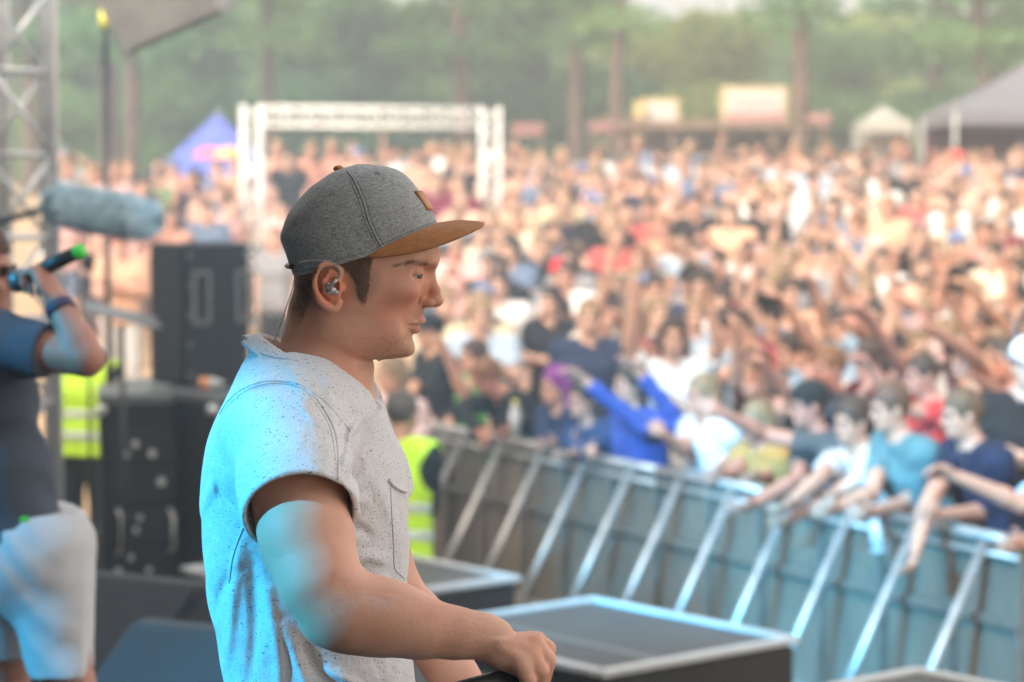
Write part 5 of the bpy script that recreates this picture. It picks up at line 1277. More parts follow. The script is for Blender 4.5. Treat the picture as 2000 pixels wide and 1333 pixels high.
# chest pocket
b = MB(); pk = [(762, 940), (764, 990), (768, 1060), (770, 1108), (780, 1122), (789, 1130)]
ps = [onpx(bvh_shirt, q.x, q.z, .0002) for q in catmull([(a, 0, c) for a, c in pk], 6)]; b.path([p for p in ps if p], .0008, 6); hchild('pocket_seam', b, M['teeseam'], shirt)
b = MB(); pts = [(758, 938), (766, 948), (778, 956), (790, 960)]
ps = [onpx(bvh_shirt, q.x, q.z, .0016) for q in catmull([(a, 0, c) for a, c in pts], 5)]; ps = [p for p in ps if p]; ps.append(ps[-1] + Vector((.001, .008, .0))); ps.append(ps[-1] + Vector((-.004, .02, .002)))
b.path(ps, .0026, 8); hchild('pocket', b, M['tee'], shirt)
# --- trousers, legs and shoes (below the picture, there for a look from elsewhere) ---
F = Field(hw(380, 1330, 0) + Vector((-.1, -.32, -.95)), hw(860, 1330, 0) + Vector((.15, .32, 0)), .009)
hip = hw(610, 1480); 
F.cone(hip + Vector((0, -.06, .0)), hip + Vector((0, .06, .0)), .135, .135, .04)
legs = []
for sg in (-1, 1):
    h_ = hip + Vector((0, sg * .09, -.04)); kn = Vector((h_.x + .03, h_.y + sg * .03, .95 + .50)); an = Vector((h_.x - .01, h_.y + sg * .05, .95 + .10)); legs.append((h_, kn, an))
    F.cone(h_, kn, .098, .072, .04); F.cone(kn, an, .072, .058, .02, cut=True)
F.plane(hip + Vector((0, 0, .06)), (0, 0, 1))
M['jeans'] = mat('dark_jeans', (.03, .04, .07), .9, var=.3, vscale=30, bump=.3, bscale=60)
hlink('trousers', F.mesh('trousers'), M['jeans'])
for (h_, kn, an) in legs:
    F = Field(an + Vector((-.12, -.09, -.12)), an + Vector((.25, .09, .06)), .006); F.ell(an + Vector((.05, 0, -.045)), (.145, .048, .045), 0); F.cone(an, an + Vector((0, 0, -.04)), .05, .05, .03)
    F.plane((0, 0, .951), (0, 0, -1)); hlink('shoe', F.mesh('shoe'), M['black'])
# --- in-ear monitor with its cable ---
M['clear'] = mat('clear_earpiece', (.45, .42, .40), .12, .35, coat=1.0); M['cable'] = mat('clear_cable', (.30, .29, .27), .35)
ev = -104
e = empty('earphone', HROOT, 0, 'silvery in-ear monitor with thin cable on the ear of the man in the cap', 'earphone')
def echild(nm, mb, m, parent=e):
    me = mb.mesh(nm, True); me.transform(Matrix.Translation(-HROOT)); return link(nm, me, m, parent)
b = MB(); b.ball(hw(655, 562, ev - 9), 9.5 * U, (1.15, .7, .9), 3); b.ball(hw(664, 566, ev - 9), 6 * U, (1, .8, .8), 3); b.ball(hw(650, 553, ev - 11), 7 * U, (1, .8, 1), 3); echild('shell', b, M['clear'])
b = MB(); b.tube(hw(650, 556, ev - 13), hw(667, 541, ev - 14), 4.2 * U, 3.6 * U, 12); echild('connector', b, M['clear'])
b = MB(); cp = catmull([hw(667, 541, ev - 14), hw(672, 530, ev - 15), hw(669, 519, ev - 17), hw(660, 510, ev - 19), hw(648, 505, ev - 21), hw(636, 504.5, ev - 22), hw(618, 505, ev - 14), hw(604, 506.5, ev - 13), hw(594, 509, ev - 11)], 6)
b.path(cp, [.0016] * 14 + [.0010] * (len(cp) - 14), 8)
b.path(catmull([hw(578, 545, -40), hw(574, 566, -46), hw(562, 600, -42), hw(548, 640, -36), hw(536, 668, -30), hw(528, 700, -26)], 6), .0008, 6)
b.path(catmull([hw(585, 588, 20), hw(578, 610, 26), hw(573, 630, 26), hw(568, 650, 20), hw(560, 680, 10)], 6), .0007, 6); echild('cable', b, M['cable'])
# --- handheld microphone in the fist ---
mroot = Pf(1030, 1318, .014)
mc = empty('microphone', mroot, 0, 'black handheld microphone held low in the fist of the young man in the cap', 'microphone')
dirm = (Pf(930, 1345, -.015) - Pf(1040, 1312, .02)).normalized()
b = MB(); b.tube(-dirm * .03, dirm * .15, .0145, .0185, 20); o = b.build('handle', M['black'], mc, True)
b = MB(); b.ball(dirm * .175, .027, sub=3); b.tube(dirm * .15, dirm * .162, .0185, .0265, 20); b.build('head', M['greygear'], mc, True)
b = MB(); b.tube(dirm * .150, dirm * .156, .0262, .0262, 20); b.build('ring', M['alu'], mc, True)
# ------------------------------------------------------------ the people one can tell apart
SKIN = (0.48, 0.26, 0.17); SKR = (0.45, 0.21, 0.15); SKL = (0.50, 0.27, 0.19)
DEF = ((0.0, -.24, 1.17), (.1, -.22, .95)), ((0.0, .24, 1.17), (.1, .22, .95))
placed = []
def cust(label, y, head, yaw, cols, arms=None, lean=0.15, top='tee', bottom='trousers', hair='short', hr=(0, 0, 0), s=None, ground=None, h=.0085, curl=(.5, .5), nrm=(None, None), group=None, bow=0.0, sit=False, cat='person', twist=0.0, eyes=True, extra=None, name='person', hs=.95, hem=.08):
    g_ = gz(y) if ground is None else ground
    J0 = skel(lean=lean, arms=DEF, headrot=hr, bow=bow, sit=sit, twist=twist)
    hp_ = P(head[0], head[1], y); sc_ = (hp_.z - g_) / J0['head'].z if s is None else s
    J = skel(lean=lean, arms=DEF, headrot=hr, bow=bow, sit=sit, twist=twist, s=sc_)
    Rz = Matrix.Rotation(R(yaw), 3, 'Z'); off = Rz @ J['head']; root = Vector((hp_.x - off.x, hp_.y - off.y, g_))
    if s is not None: root.z = hp_.z - J['head'].z
    inv = Rz.transposed()
    for i, a in enumerate(arms or ()):
        if a is None: continue
        for k, q in zip(('el', 'wr'), a): J[k, i] = inv @ (P(q[0], q[1], y + (q[2] if len(q) > 2 else 0)) - root)
    if extra: extra(J, inv, root)
    e = empty(name, root, R(yaw), label, cat, group)
    parts = build_parts(J, h, top, bottom, curl, nrm, hs, hem=hem)
    dress(e, parts, J, cols, hair, hs, eyes); placed.append((root.x, root.y, hp_)); e['_'] = 1; del e['_']
    return e, J
G1 = 'people leaning on the crowd barrier'
BLK = (0.020, 0.022, 0.022); NAVY = (.02, .03, .07); WHITE = (.55, .55, .56); GREY = (.08, .085, .09); TEAL = (.09, .19, .21); JEAN = (.05, .07, .12); LB = (.34, .48, .60); BRN = (.055, .03, .018); BLOND = (.26, .18, .10); GINGER = (.22, .10, .04)
cust('ginger man in black long-sleeved shirt leaning far over the barrier, looking down', 15.0, (952, 738), 205, (SKR, BLK, JEAN, GINGER), arms=(((900, 800, -.1), (940, 848, -.35)), ((1045, 800, 0), (1000, 838, -.35))), lean=.5, bow=.35, top='long', group=G1, s=1.0)
cust('girl with purple hair and dark jacket at the barrier, resting her chin by her friend', 14.2, (1086, 756), 215, (SKL, NAVY, BLK, (.22, .03, .26)), arms=(((1060, 850, -.1), (1110, 862, -.3)), ((1120, 850, -.1), (1080, 866, -.3))), lean=.25, top='long', hair='long', group=G1, s=.97)
cust('girl with dark hair and navy jacket at the barrier, right of the purple-haired girl', 14.0, (1140, 782), 215, (SKL, (.025, .05, .12), BLK, (.03, .02, .015)), arms=(((1115, 865, -.1), (1150, 880, -.3)), ((1180, 865, -.1), (1120, 886, -.3))), lean=.3, top='long', hair='long', group=G1, s=.95)
M['blue_sleeve'] = (.03, .07, .42)
cust('fan in cobalt blue long sleeves reaching both arms high towards the stage', 13.6, (1232, 752), 205, (SKL, (.04, .08, .32), BLK, BRN), arms=(((1256, 835, -.35), (1140, 742, -.45)), ((1332, 832, -.15), (1246, 724, -.25))), lean=.15, top='long', hair='long', group=G1, s=1.0)
cust('blond girl in white top at the barrier, one hand raised to her chin', 13.2, (1372, 775), 210, (SKL, WHITE, BLK, BLOND), arms=(((1330, 880, -.2), (1300, 850, -.4)), ((1440, 880, 0), (1400, 920, -.3))), lean=.2, hair='long', group=G1, s=.98)
cust("small girl in mustard top behind the barrier, left of the backwards-cap man", 12.9, (1478, 828), 215, (SKR, (.38, .24, .08), BLK, BLOND), arms=(((1440, 920, -.1), (1410, 930, -.3)), ((1520, 920, 0), (1480, 935, -.3))), lean=.2, hair='long', group=G1, s=.92)
cust('man in black backwards cap and charcoal t-shirt pointing, one arm over the barrier', 12.3, (1578, 795), 200, (SKR, GREY, JEAN, BLK), arms=(((1560, 935, -.2), (1468, 985, -.5)), ((1490, 850, -.1), (1412, 808, -.3))), lean=.35, hair='backcap', group=G1, s=1.02)
cust('person in white t-shirt leaning on the barrier just left of the man in teal', 12.0, (1664, 826), 215, (SKL, (.52, .48, .47), BLK, BRN), arms=(((1600, 935, -.2), (1540, 985, -.5)), ((1640, 960, -.1), (1548, 1012, -.4))), lean=.35, hair='bun', group=G1, s=.97)
cust('young man in teal t-shirt leaning on the barrier, clear cup below his hand', 11.5, (1738, 800), 200, (SKL, TEAL, JEAN, (.12, .06, .035)), arms=(((1702, 965, -.2), (1632, 992, -.45)), ((1772, 985, -.05), (1700, 1000, -.35))), lean=.4, group=G1, s=1.02)
cust('young man in navy t-shirt at the barrier, forearm hanging over the rail', 11.1, (1878, 812), 200, (SKL, (.015, .022, .05), JEAN, (.13, .075, .04)), arms=(((1812, 985, -.25), (1788, 1078, -.45)), ((1935, 1000, 0), (1835, 1005, -.3))), lean=.4, group=G1, s=1.02)
cust('fan in pale sleeve at the right edge, forearm reaching in over the barrier', 10.7, (2062, 880), 205, (SKL, LB, JEAN, BRN), arms=(((1995, 985, -.2), (1862, 928, -.3)), ((2060, 1040, 0), (1990, 1060, -.3))), lean=.35, top='tee', group=G1, s=1.0)
G2 = 'fans standing behind the front row'
cust('red-faced man with short ginger hair behind the man in the black cap, mouth wide open', 13.3, (1618, 722), 210, (SKR, (.05, .05, .06), JEAN, GINGER), arms=(((1650, 830, 0), (1690, 760, -.1)), ((1560, 800, -.1), (1500, 720, -.3))), group=G2, s=1.05)
_, jp = cust('fan in pale blue top holding a black phone up with one arm', 13.8, (1546, 690), 210, (SKL, LB, JEAN, (.04, .025, .02)), arms=(((1596, 690, -.2), (1532, 596, -.4)), ((1500, 770, -.1), (1490, 700, -.3))), group=G2, s=1.06)
cust('tall young man with dark hair in pale blue tank top, face half blue-lit', 15.6, (1412, 640), 210, (SKL, LB, JEAN, (.03, .02, .015)), arms=(((1440, 760, -.1), (1460, 680, -.2)), ((1380, 750, -.2), (1340, 700, -.4))), top='tank', group=G2, s=1.1)
_, jt = cust('fan holding a dark tablet high with both arms at the right of the crowd', 16.5, (1925, 640), 205, (SKIN, (.3, .05, .06), JEAN, BRN), arms=(((1968, 640, -.1), (1888, 560, -.4)), ((1890, 650, -.2), (1846, 570, -.4))), group=G2, s=1.08)
_, jq = cust('fan in red holding a small black phone, above the man in teal', 13.0, (1800, 735), 205, (SKR, (.55, .05, .05), JEAN, BRN), arms=(((1870, 780, -.1), (1850, 715, -.4)), ((1770, 800, -.2), (1700, 720, -.3))), group=G2, s=1.05)
cust("girl in bright green top, bare arm raised, right of the capped man's chin", 15.8, (925, 700), 215, (SKL, (.10, .42, .10), BLK, BRN), arms=(((905, 770, -.3), (872, 690, -.4)), ((960, 780, 0), (960, 830, -.2))), hair='long', top='tank', group=G2, s=1.0)
cust("man in black cap and black t-shirt just right of the foreground man's chin", 16.3, (838, 650), 205, (SKIN, BLK, BLK, BLK), arms=(((800, 780, -.1), (850, 830, -.2)), ((870, 780, 0), (880, 850, -.2))), hair='cap', group=G2, s=1.05)
cust('fan in pink and white top right of the throat of the man in the cap', 14.7, (765, 735), 215, (SKL, (.66, .5, .5), JEAN, BLOND), group=G2, hair='long', s=1.0)
for lb_, y_, hd, cl_, am, tp_ in (
 ('fan in maroon top reaching one bare arm high, above the man in teal', 13.4, (1700, 705), (.20, .03, .05), (((1768, 730, -.1), (1690, 612, -.5)), ((1660, 790, 0), (1600, 740, -.3))), 'tee'),
 ('fan in white top with both bare arms stretched out, below the held-up tablet', 15.0, (1800, 645), (.6, .6, .6), (((1858, 655, -.1), (1762, 588, -.5)), ((1740, 700, -.3), (1680, 640, -.6))), 'tank'),
 ('fan in grey tank top pointing a long bare arm left near the right edge', 12.9, (1968, 705), (.2, .2, .22), (((1908, 700, -.4), (1812, 640, -.8)), ((1990, 790, 0), (1900, 735, -.4))), 'tank'),
 ('fan in pink top with one hand up, above the blue-sleeved fan', 15.1, (1292, 690), (.6, .34, .33), (((1262, 700, -.2), (1212, 628, -.4)), ((1330, 790, 0), (1300, 760, -.3))), 'tee'),
 ('fan in black tank top with fist raised, left of the backwards-cap man', 13.7, (1474, 722), (.02, .02, .02), (((1438, 745, -.3), (1440, 655, -.5)), ((1520, 800, 0), (1480, 770, -.3))), 'tank'),
 ('fan with both bare arms high, right of the dark-haired quiff man', 16.6, (1650, 640), (.30, .42, .55), (((1690, 620, -.1), (1640, 545, -.4)), ((1610, 640, -.2), (1590, 560, -.4))), 'tee')):
    cust(lb_, y_, hd, 208, (SKL if hd[0] % 4 else SKR, cl_, JEAN, BRN), arms=am, group=G2, s=1.03, top=tp_, hair='long' if hd[0] % 20 == 0 else 'short', h=.0095)
def phone(q, w, hgt, label, name='phone', rz=0.0, tilt=0.0):
    p = P(*q); e = empty(name, p, R(25), label, name)
    rt = Matrix.Rotation(R(tilt), 3, 'Y')
    MB().box((0, 0, 0), (w, .009, hgt), rot=rt, bev=.003).build('case', M['screen_black'], e)
    MB().ball(rt @ Vector((w * .36, -.006, hgt * .3)), .006).build('lens', M['greygear'], e, True)
    return e
phone((1500, 586, 13.35), .15, .075, 'black phone held sideways above the crowd, filming the stage', tilt=4)
phone((1865, 549, 16.05), .13, .15, 'dark square tablet held up above the crowd at the right', 'tablet')
phone((1850, 696, 12.55), .075, .15, 'small upright black phone above the head of the young man in navy', tilt=8)
M['cup'] = mat('clear_plastic_cup', (.38, .42, .44), .15, var=.1)
p = P(1706, 1045, 11.1); e = empty('cup', p, 0, 'clear plastic cup hanging upside down from the hand of the man in teal', 'cup'); MB().tube((.0, 0, .07), (.03, 0, -.07), .024, .04, 16).build('cup_wall', M['cup'], e, True); MB().tube((.0295, 0, -.068), (.0305, 0, -.074), .042, .042, 16).build('rim', M['whitetrim'], e, True)
p = P(1006, 820, 14.3); e = empty('bottle', p, 0, 'clear water bottle with yellow cap on the barrier by the man in black', 'bottle'); MB().tube((0, 0, -.10), (0, 0, .06), .033, .033, 14).tube((0, 0, .06), (0, 0, .09), .033, .014, 14).build('bottle_body', M['cup'], e, True); MB().tube((0, 0, .09), (0, 0, .115), .016, .016, 12).build('cap', M['yellow'], e, True)
# ------------------------------------------------------------ stewards in yellow vests
def vest(e, J, h=.010):
    lo_, hi_ = bounds(J, .2); G = Field(lo_, hi_, h); torso(G, J, g=.036); up = (J['neck'] - J['chest']).normalized()
    G.cone(J['neck'] + up * .0, J['neck'] + up * .25, .085, .11, .008, 's')
    for i in (0, 1): G.ell(J['sh', i] + (J['sh', i] - J['neck']) * .22 + Vector((0, 0, -.04)), (.10, .085, .12), .01, 's')
    dn = (J['pel'] - J['waist']).normalized(); G.plane(J['pel'] + dn * .02, dn); me = G.mesh('vest'); o = link('vest', me, M['vest'], e)
    for t in (.25, .62):
        B = Field(lo_, hi_, h); torso(B, J, g=.042); c = lerp(J['pel'], J['chest'], t + .05); B.plane(c + dn * .028, dn); B.plane(c - dn * .028, -dn)
        link('reflective_band', B.mesh('reflective_band'), M['reflex'], o)
e, J = cust("steward in yellow vest in the pit, right of the foreground man's chest", 12.2, (786, 812), 60, (SKIN, BLK, BLK, (.10, .08, .06)), arms=(((838, 985, -.1), (800, 1075, -.1)), ((770, 960, .1), (760, 1040, .1))), s=1.0, lean=.12, top='long')
vest(e, J)
e, J = cust("steward in yellow vest behind the truss tower at the left", 15.2, (170, 668), 75, (SKIN, BLK, BLK, BRN), arms=(((215, 800, 0), (222, 900, 0)), ((105, 800, 0), (100, 890, 0))), lean=.05, top='tee')
vest(e, J)
# ------------------------------------------------------------ the singer at the left edge
SY = 5.5
def sj(J, inv, root):
    def L(px_, py_, dy=0.0): return inv @ (P(px_, py_, SY + dy) - root)
    J['pel'] = L(30, 1085); J['waist'] = L(-12, 925); J['chest'] = L(-48, 750); J['neck'] = L(-50, 640)
    J['sh', 0] = L(-22, 668, -.17); J['sh', 1] = L(-40, 672, .18); J['el', 0] = L(168, 700, -.26); J['wr', 0] = L(112, 592, -.20); J['el', 1] = L(-150, 850, .25); J['wr', 1] = L(-120, 1000, .2)
    J['hip', 0] = L(82, 1095, -.07); J['hip', 1] = L(22, 1095, .10); J['kn', 0] = L(137, 1345, -.12); J['kn', 1] = L(8, 1350, .14)
    J['an', 0] = L(60, 1660, -.14); J['an', 1] = L(-60, 1640, .16); J['head'] = L(-56, 538); J['an', 0].z = J['an', 1].z = .95 - root.z + .08
e, J = cust("singer in dark t-shirt and white shorts at the left edge, microphone at his mouth", SY, (-42, 533), 0, (SKR, (.08, .095, .125), (.60, .60, .62), (.10, .05, .03)), extra=sj, s=1.0, ground=.95, bottom='custom', h=.006, hs=1.0, hem=-.055, top='tee', nrm=((.2, -.3, -1), None), curl=(1.25, .4))

q = lambda x, y_, dy=0.0: J_ @ (P(x, y_, SY + dy) - e.location)
J_ = Matrix.Identity(3)
lo_ = q(-120, 1420, -.3); hi_ = q(230, 960, .3); S = Field(lo_, hi_, .006)
S.cone(q(56, 1085, -.05), q(36, 1085, .07), .152, .152, .04); S.cone(q(48, 1010, 0), q(24, 1010, 0), .104, .104, .06); S.cone(q(90, 1085, -.06), q(137, 1335, -.12), .118, .080, .03); S.cone(q(20, 1100, .10), q(8, 1335, .14), .120, .076, .03)
S.plane(q(0, 985, 0), (0, 0, 1)); S.plane(q(0, 1302, 0), (.05, 0, -1))
X = (S.lo[0] + .006 * np.arange(S.n[0]))[:, None, None]; Y = (S.lo[1] + .006 * np.arange(S.n[1]))[None, :, None]; Z = (S.lo[2] + .006 * np.arange(S.n[2]))[None, None, :]
S.a += (.0035 * np.sin((Z + X * .8) * 60 + 5 * np.sin(Y * 9 + X * 12)) * np.sin(X * 23 + Z * 12)).astype(np.float32)
sh = link('shorts', S.mesh('shorts'), M['cloth'], e, (.62, .62, .64))
MB().box(q(38, 1018, -.155), (.045, .03, .024), bev=.006).build('transmitter', M['green_glow'], e); MB().path([q(-60, 1012, -.12), q(0, 1022, -.155), q(60, 1020, -.15), q(115, 1005, -.08)], .013, 8).build('belt', M['black'], e, True)
M['bracelet'] = mat('dark_bracelet', (.05, .04, .08), .6)
w_, el_ = J['wr', 0], J['el', 0]; d_ = (w_ - el_).normalized(); MB().tube(w_ - d_ * .028, w_ - d_ * .004, .034, .032, 16).build('bracelet', M['bracelet'], e, True)
a_, b_ = P(38, 548, SY - .12), P(150, 494, SY - .20); m_ = empty('microphone', a_, 0, 'black handheld microphone with green end at the mouth of the singer', 'microphone'); v_ = b_ - a_; u_ = v_.normalized()
MB().ball((0, 0, 0), .027, sub=3).build('head', M['greygear'], m_, True); MB().tube(u_ * .02, v_, .017, .016, 16).build('handle', M['black'], m_, True); MB().tube(v_, v_ + u_ * .014, .0165, .0165, 16).build('end_cap', M['green_glow'], m_, True)
# ------------------------------------------------------------ the crowd: shared bodies in a dozen poses, one thing per person
def gen(arms, lean=.05, sit=False, top='tee', bottom='shorts', bow=0.0, hr=(0, 0, 0), curl=(.4, .4)):
    J = skel(lean=lean, arms=arms, sit=sit, bow=bow, headrot=hr); return J, build_parts(J, .0125, top, bottom, curl)
A_DN = DEF
A_UP = ((.10, -.26, 1.60), (.18, -.22, 1.86)), ((.12, .26, 1.60), (.22, .20, 1.84))
A_R1 = ((.12, -.25, 1.58), (.20, -.18, 1.84)), ((0, .24, 1.17), (.1, .22, .95))
A_CL = ((.13, -.24, 1.20), (.33, -.04, 1.42)), ((.13, .24, 1.20), (.33, .04, 1.42))
A_RE = ((.24, -.22, 1.46), (.50, -.20, 1.56)), ((.26, .20, 1.50), (.50, .12, 1.66))
A_PH = ((.20, -.18, 1.34), (.26, -.05, 1.60)), ((.16, .22, 1.24), (.24, .06, 1.52))
A_CR = ((.08, -.24, 1.17), (.20, .06, 1.22)), ((.08, .24, 1.17), (.22, -.06, 1.24))
A_SI = ((.2, -.24, 1.2), (.4, -.1, 1.1)), ((.2, .24, 1.2), (.4, .1, 1.1))
A_HE = ((.05, -.36, 1.50), (.0, -.14, 1.68)), ((.05, .36, 1.50), (0, .14, 1.68))
POSES = [('arms down', *gen(A_DN)), ('both arms up', *gen(A_UP)), ('one arm up', *gen(A_R1, top='tank')), ('hands clapping', *gen(A_CL, bottom='trousers')), ('arms stretched to the stage', *gen(A_RE, lean=.12)),
         ('hands before the face', *gen(A_PH, top='tank')), ('folded arms', *gen(A_CR, bottom='trousers')), ('hands on the head', *gen(A_HE, top='none')), ('bare chest and arms down', *gen(A_DN, top='none')), ('seated on the slope', *gen(A_SI, sit=True))]
TOPS = [('white', (.68, .67, .66), 20), ('black', (.02, .02, .022), 16), ('grey', (.25, .25, .27), 8), ('pale pink', (.68, .42, .40), 9), ('light blue', (.38, .47, .58), 8), ('navy', (.03, .04, .085), 5), ('red', (.48, .11, .10), 2.5), ('green', (.12, .22, .12), .5), ('denim blue', (.14, .19, .29), 7), ('peach', (.70, .42, .28), 8), ('maroon', (.16, .02, .045), 3), ('yellow', (.6, .55, .35), .6), ('cream', (.66, .58, .44), 8)]
HAIRS = [('brown', (.05, .028, .016), 14), ('dark', (.025, .018, .014), 7), ('blond', (.30, .20, .11), 8), ('ginger', (.25, .11, .05), 4), ('fair', (.28, .18, .10), 8)]
CAPS = [('white', (.7, .7, .7)), ('black', (.02, .02, .02)), ('red', (.6, .04, .05)), ('blue', (.15, .20, .36))]
rg = random.Random(42)
def wc(L): return rg.choices(L, [q[-1] for q in L])[0]
cands = []
y = 12.2
while y < 37.5:
    st_y = .80 if y < 22 else .86
    xw = .58 if y < 20 else .62
    x = -y * .2118 - .6
    x += rg.random() * xw
    while x < y * .2118 + .5:
        cands.append((x + rg.gauss(0, .10), y + rg.gauss(0, .14))); x += xw * rg.uniform(.85, 1.2)
    y += st_y
ok = []
for x, y in cands:
    dist = -((Vector((x, y)) - bo).dot(bn))
    if dist < .85: continue
    hp_ = (x, y, gz(y) + 1.62); u, v_ = proj(hp_)
    if u < -30 or u > 2030: continue
    left = u < 840
    if (448 < u < 532 and y < 29.6) or (920 < u < 992 and 25.5 < y < 29.6): continue
    if left:
        if v_ > 470 and 265 < u < 960: continue                   # behind the loudspeaker and the man in the cap
        if v_ > 330 and 560 < u < 845: continue
        if u < 110 and v_ > 330: continue
        if u < 560:                                               # the left slope is only thinly filled
            if v_ > 420: 
                if rg.random() < .80: continue
            elif y > 33.5 and rg.random() < .6 or u < 480 and y > 34.5 or rg.random() < .12: continue
    if any((x - q[0]) ** 2 + (y - q[1]) ** 2 < .40 ** 2 for q in placed): continue
    if any((u - proj(q[2])[0]) ** 2 + (v_ - proj(q[2])[1]) ** 2 < (30 if q[1] < 17 else 15) ** 2 and y > q[1] for q in placed): continue
    ok.append((x, y, u, v_))
ok.sort(key=lambda q: q[1])
print('CROWD candidates', len(ok))
def zone(u, v_):
    if u < 300: a = 'right of the truss tower'
    elif u < 475: a = 'by the blue tent'
    elif u < 985: a = 'near the truss frame'
    elif u < 1230: a = 'below the red boards'
    elif u < 1420: a = 'below the small sign'
    elif u < 1600: a = 'below the big sign'
    elif u < 1840: a = 'below the white tent'
    else: a = 'below the grey tent'
    b = 'far back' if v_ < 310 else 'high up' if v_ < 370 else 'halfway up' if v_ < 440 else 'lower down' if v_ < 520 else 'mid-crowd' if v_ < 610 else 'near the front'
    return a, b
NI = min(len(ok), 268)
used = {}
sps = []
near_, far_ = ok[:NI], ok[NI:]
recs = []
for x, y, u, v_ in near_:
    front = y < 19.5
    w_ = [4, 2, 4, 3, 5.5, 3, 1, .2, .3, 0] if front and u > 1100 else ([7, .5, .8, 3, .6, 2.5, 3, .3, 1.0, 0] if y < 26 else [8, .15, .25, 1, .2, 1.5, 4, .3, 2.2, 1.5])
    k = rg.choices(range(10), w_)[0]; nm, J, parts = POSES[k]
    tp_ = wc(TOPS); hc = wc(HAIRS); hk = rg.choices(['short', 'long', 'bun', 'cap', 'backcap'], [10, 9, 2, 2.2, .8])[0]
    GA, GB, GC = (.55, .32, .23), (.60, .38, .29), (.50, .25, .18)
    sk = lerp(GA, GB, rg.random()) if rg.random() < .75 else lerp(GC, GA, rg.random())
    cp_ = rg.choice(CAPS)
    topn = 'no shirt' if k in (7, 8) else tp_[0] + (' tank top' if k in (2, 5) else ' t-shirt')
    if k in (7, 8): hk = 'short' if hk in ('long', 'bun') else hk
    hn = {'short': 'short %s hair' % hc[0], 'long': 'long %s hair' % hc[0], 'bun': '%s hair in a bun' % hc[0], 'cap': cp_[0] + ' cap', 'backcap': 'backwards %s cap' % cp_[0]}[hk]
    fx, fy = (-2.2 - x), (5.0 - y); yaw = math.atan2(fy, fx) + rg.gauss(0, .28) + (.35 if y < 18 else .0)
    s_ = rg.uniform(.92, 1.07)
    z = gz(y) - .01
    a, b_ = zone(u, v_)
    recs.append([x, y, z, yaw, s_, k, parts, J, (tuple(sk), tp_[1], rg.choice([(.05, .07, .12), (.02, .02, .02), (.3, .26, .2), (.12, .16, .25), (.5, .5, .5)]), cp_[1] if hk in ('cap', 'backcap') else hc[1]), hk, hn, topn, nm, a, b_, u, v_])
from collections import defaultdict
dd = defaultdict(list)
for r_ in recs: dd[(r_[10], r_[11], r_[12], r_[13], r_[14])].append(r_)
for key, L in dd.items():
    L.sort(key=lambda q: q[15])
    for i, r_ in enumerate(L): r_.append('' if len(L) == 1 else ['leftmost', 'second from left', 'third from left', 'fourth from left'][i])
for r_ in recs:
    x, y, z, yaw, s_, k, parts, J, cols, hk, hn, topn, nm, a, b_, u, v_, ex = r_
    nm2 = {'arms stretched to the stage': 'arms stretched out', 'bare chest and arms down': 'arms down', 'seated on the slope': 'seated'}.get(nm, nm)
    tn = topn.replace(' t-shirt', ' shirt').replace(' tank top', ' top').replace('no shirt', 'bare chest')
    lb = '%s, %s, %s, %s %s%s' % (hn, tn, nm2, b_, a, (', ' + ex) if ex else '')
    if len(lb.split()) > 16: lb = lb.replace('short ', '').replace('both ', '')
    if len(lb.split()) > 16: lb = lb.replace(' the ', ' ')
    e = empty('person', (x, y, z), yaw, lb, 'person', 'people in the festival crowd'); e.scale = (s_, s_, s_)
    dress(e, parts, J, cols, hk, .95, eyes=y < 24)
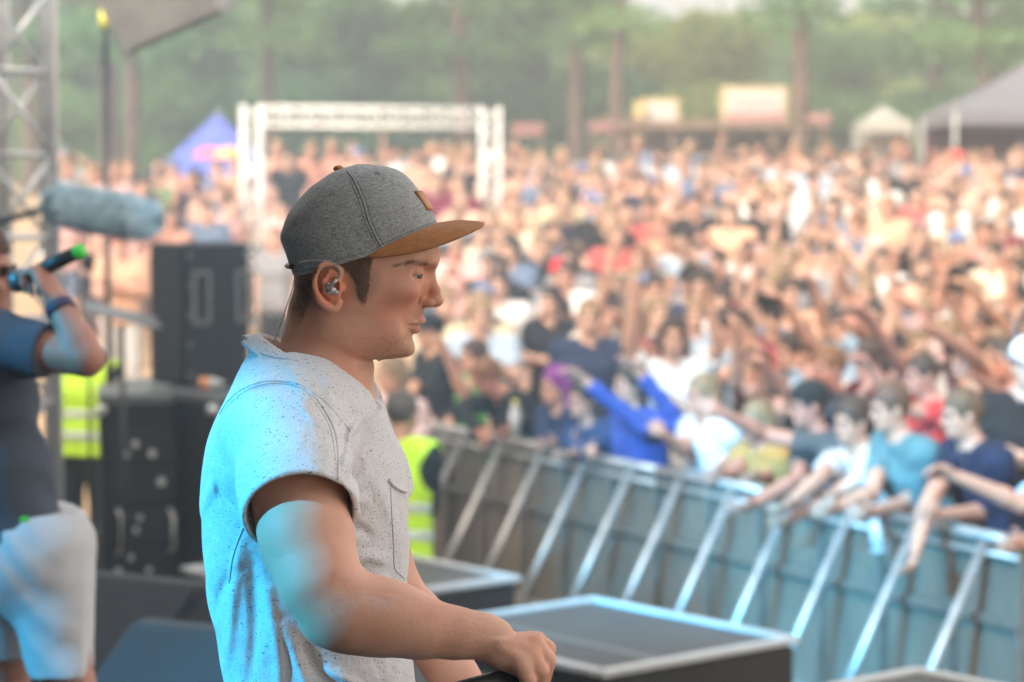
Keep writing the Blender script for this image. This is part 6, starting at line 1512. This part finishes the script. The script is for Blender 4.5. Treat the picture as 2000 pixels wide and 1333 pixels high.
# the rest, farther than one could count: one mass
if far_:
    import itertools
    bins = defaultdict(lambda: ([], [], 0))
    acc = {}
    def cvt(me):
        n = len(me.vertices); co = np.empty(n * 3, np.float32); me.vertices.foreach_get('co', co); f = np.empty(len(me.loops), np.int32); me.loops.foreach_get('vertex_index', f); return co.reshape(-1, 3), f.reshape(-1, 4) if len(f) == 4 * len(me.polygons) else None
    cmat = {}
    VV, FF, MI, base = [], [], [], 0; mats = []
    def addp(me, Mx, colr, kind):
        global base
        v, f = cvt(me)
        if f is None: return
        Mn = np.array(Mx); v = v @ Mn[:3, :3].T + Mn[:3, 3]
        q = (kind, tuple(round(c, 3) for c in colr))
        if q not in cmat: cmat[q] = len(mats); mats.append(mat('mass_' + kind, colr, .8, var=.15))
        VV.append(v); FF.append(f + base); MI.append(np.full(len(f), cmat[q])); base += len(v)
    for x, y, u, v_ in far_:
        k = rg.choices(range(10), [7, .4, .6, 1.2, .4, 1.5, 3, .8, 3.5, .6])[0]; nm, J, parts = POSES[k]; tp_ = wc(TOPS); hc = wc(HAIRS); s_ = rg.uniform(.92, 1.07)
        yaw = math.atan2(5 - y, -2.2 - x) + rg.gauss(0, .3)
        Mx = Matrix.Translation((x, y, gz(y) - .01)) @ Matrix.Rotation(yaw, 4, 'Z') @ Matrix.Scale(s_, 4)
        addp(parts['body'], Mx, rg.choice([SKIN, SKL, SKR]), 'skin')
        if 'shirt' in parts: addp(parts['shirt'], Mx, tp_[1], 'cloth')
        for kk in ('shorts', 'trousers'):
            if kk in parts: addp(parts[kk], Mx, rg.choice([(.05, .07, .12), (.02, .02, .02), (.3, .26, .2)]), 'cloth')
        addp(HAIR[rg.choice(['short', 'long'])], Mx @ Matrix.Translation(J['head']) @ J['hr'].to_4x4() @ Matrix.Scale(.95, 4), hc[1], 'hair')
    me = pymesh('crowd', np.concatenate(VV), np.concatenate(FF))
    for m_ in mats: me.materials.append(m_)
    me.polygons.foreach_set('material_index', np.concatenate(MI).astype(np.int32))
    tag(link('crowd', me, None), 'mass of small standing figures at the very back of the slope, below the trees', 'crowd', kind='stuff')
# ------------------------------------------------------------ haze
m = bpy.data.materials.new('haze_air'); m.use_nodes = True; n = m.node_tree.nodes; n.clear(); o_ = n.new('ShaderNodeOutputMaterial'); pv = n.new('ShaderNodeVolumePrincipled')
pv.inputs['Color'].default_value = (.93, .96, .98, 1); pv.inputs['Density'].default_value = 0.0075; pv.inputs['Anisotropy'].default_value = 0.2; m.node_tree.links.new(pv.outputs[0], o_.inputs['Volume'])
HAZE = True
if HAZE:
    zt = 30.0; b = MB(); b.box((0, 320, (zt - 1.5) / 2), (540, 790, zt + 1.5)); tag(b.build('haze', m), kind='stuff')
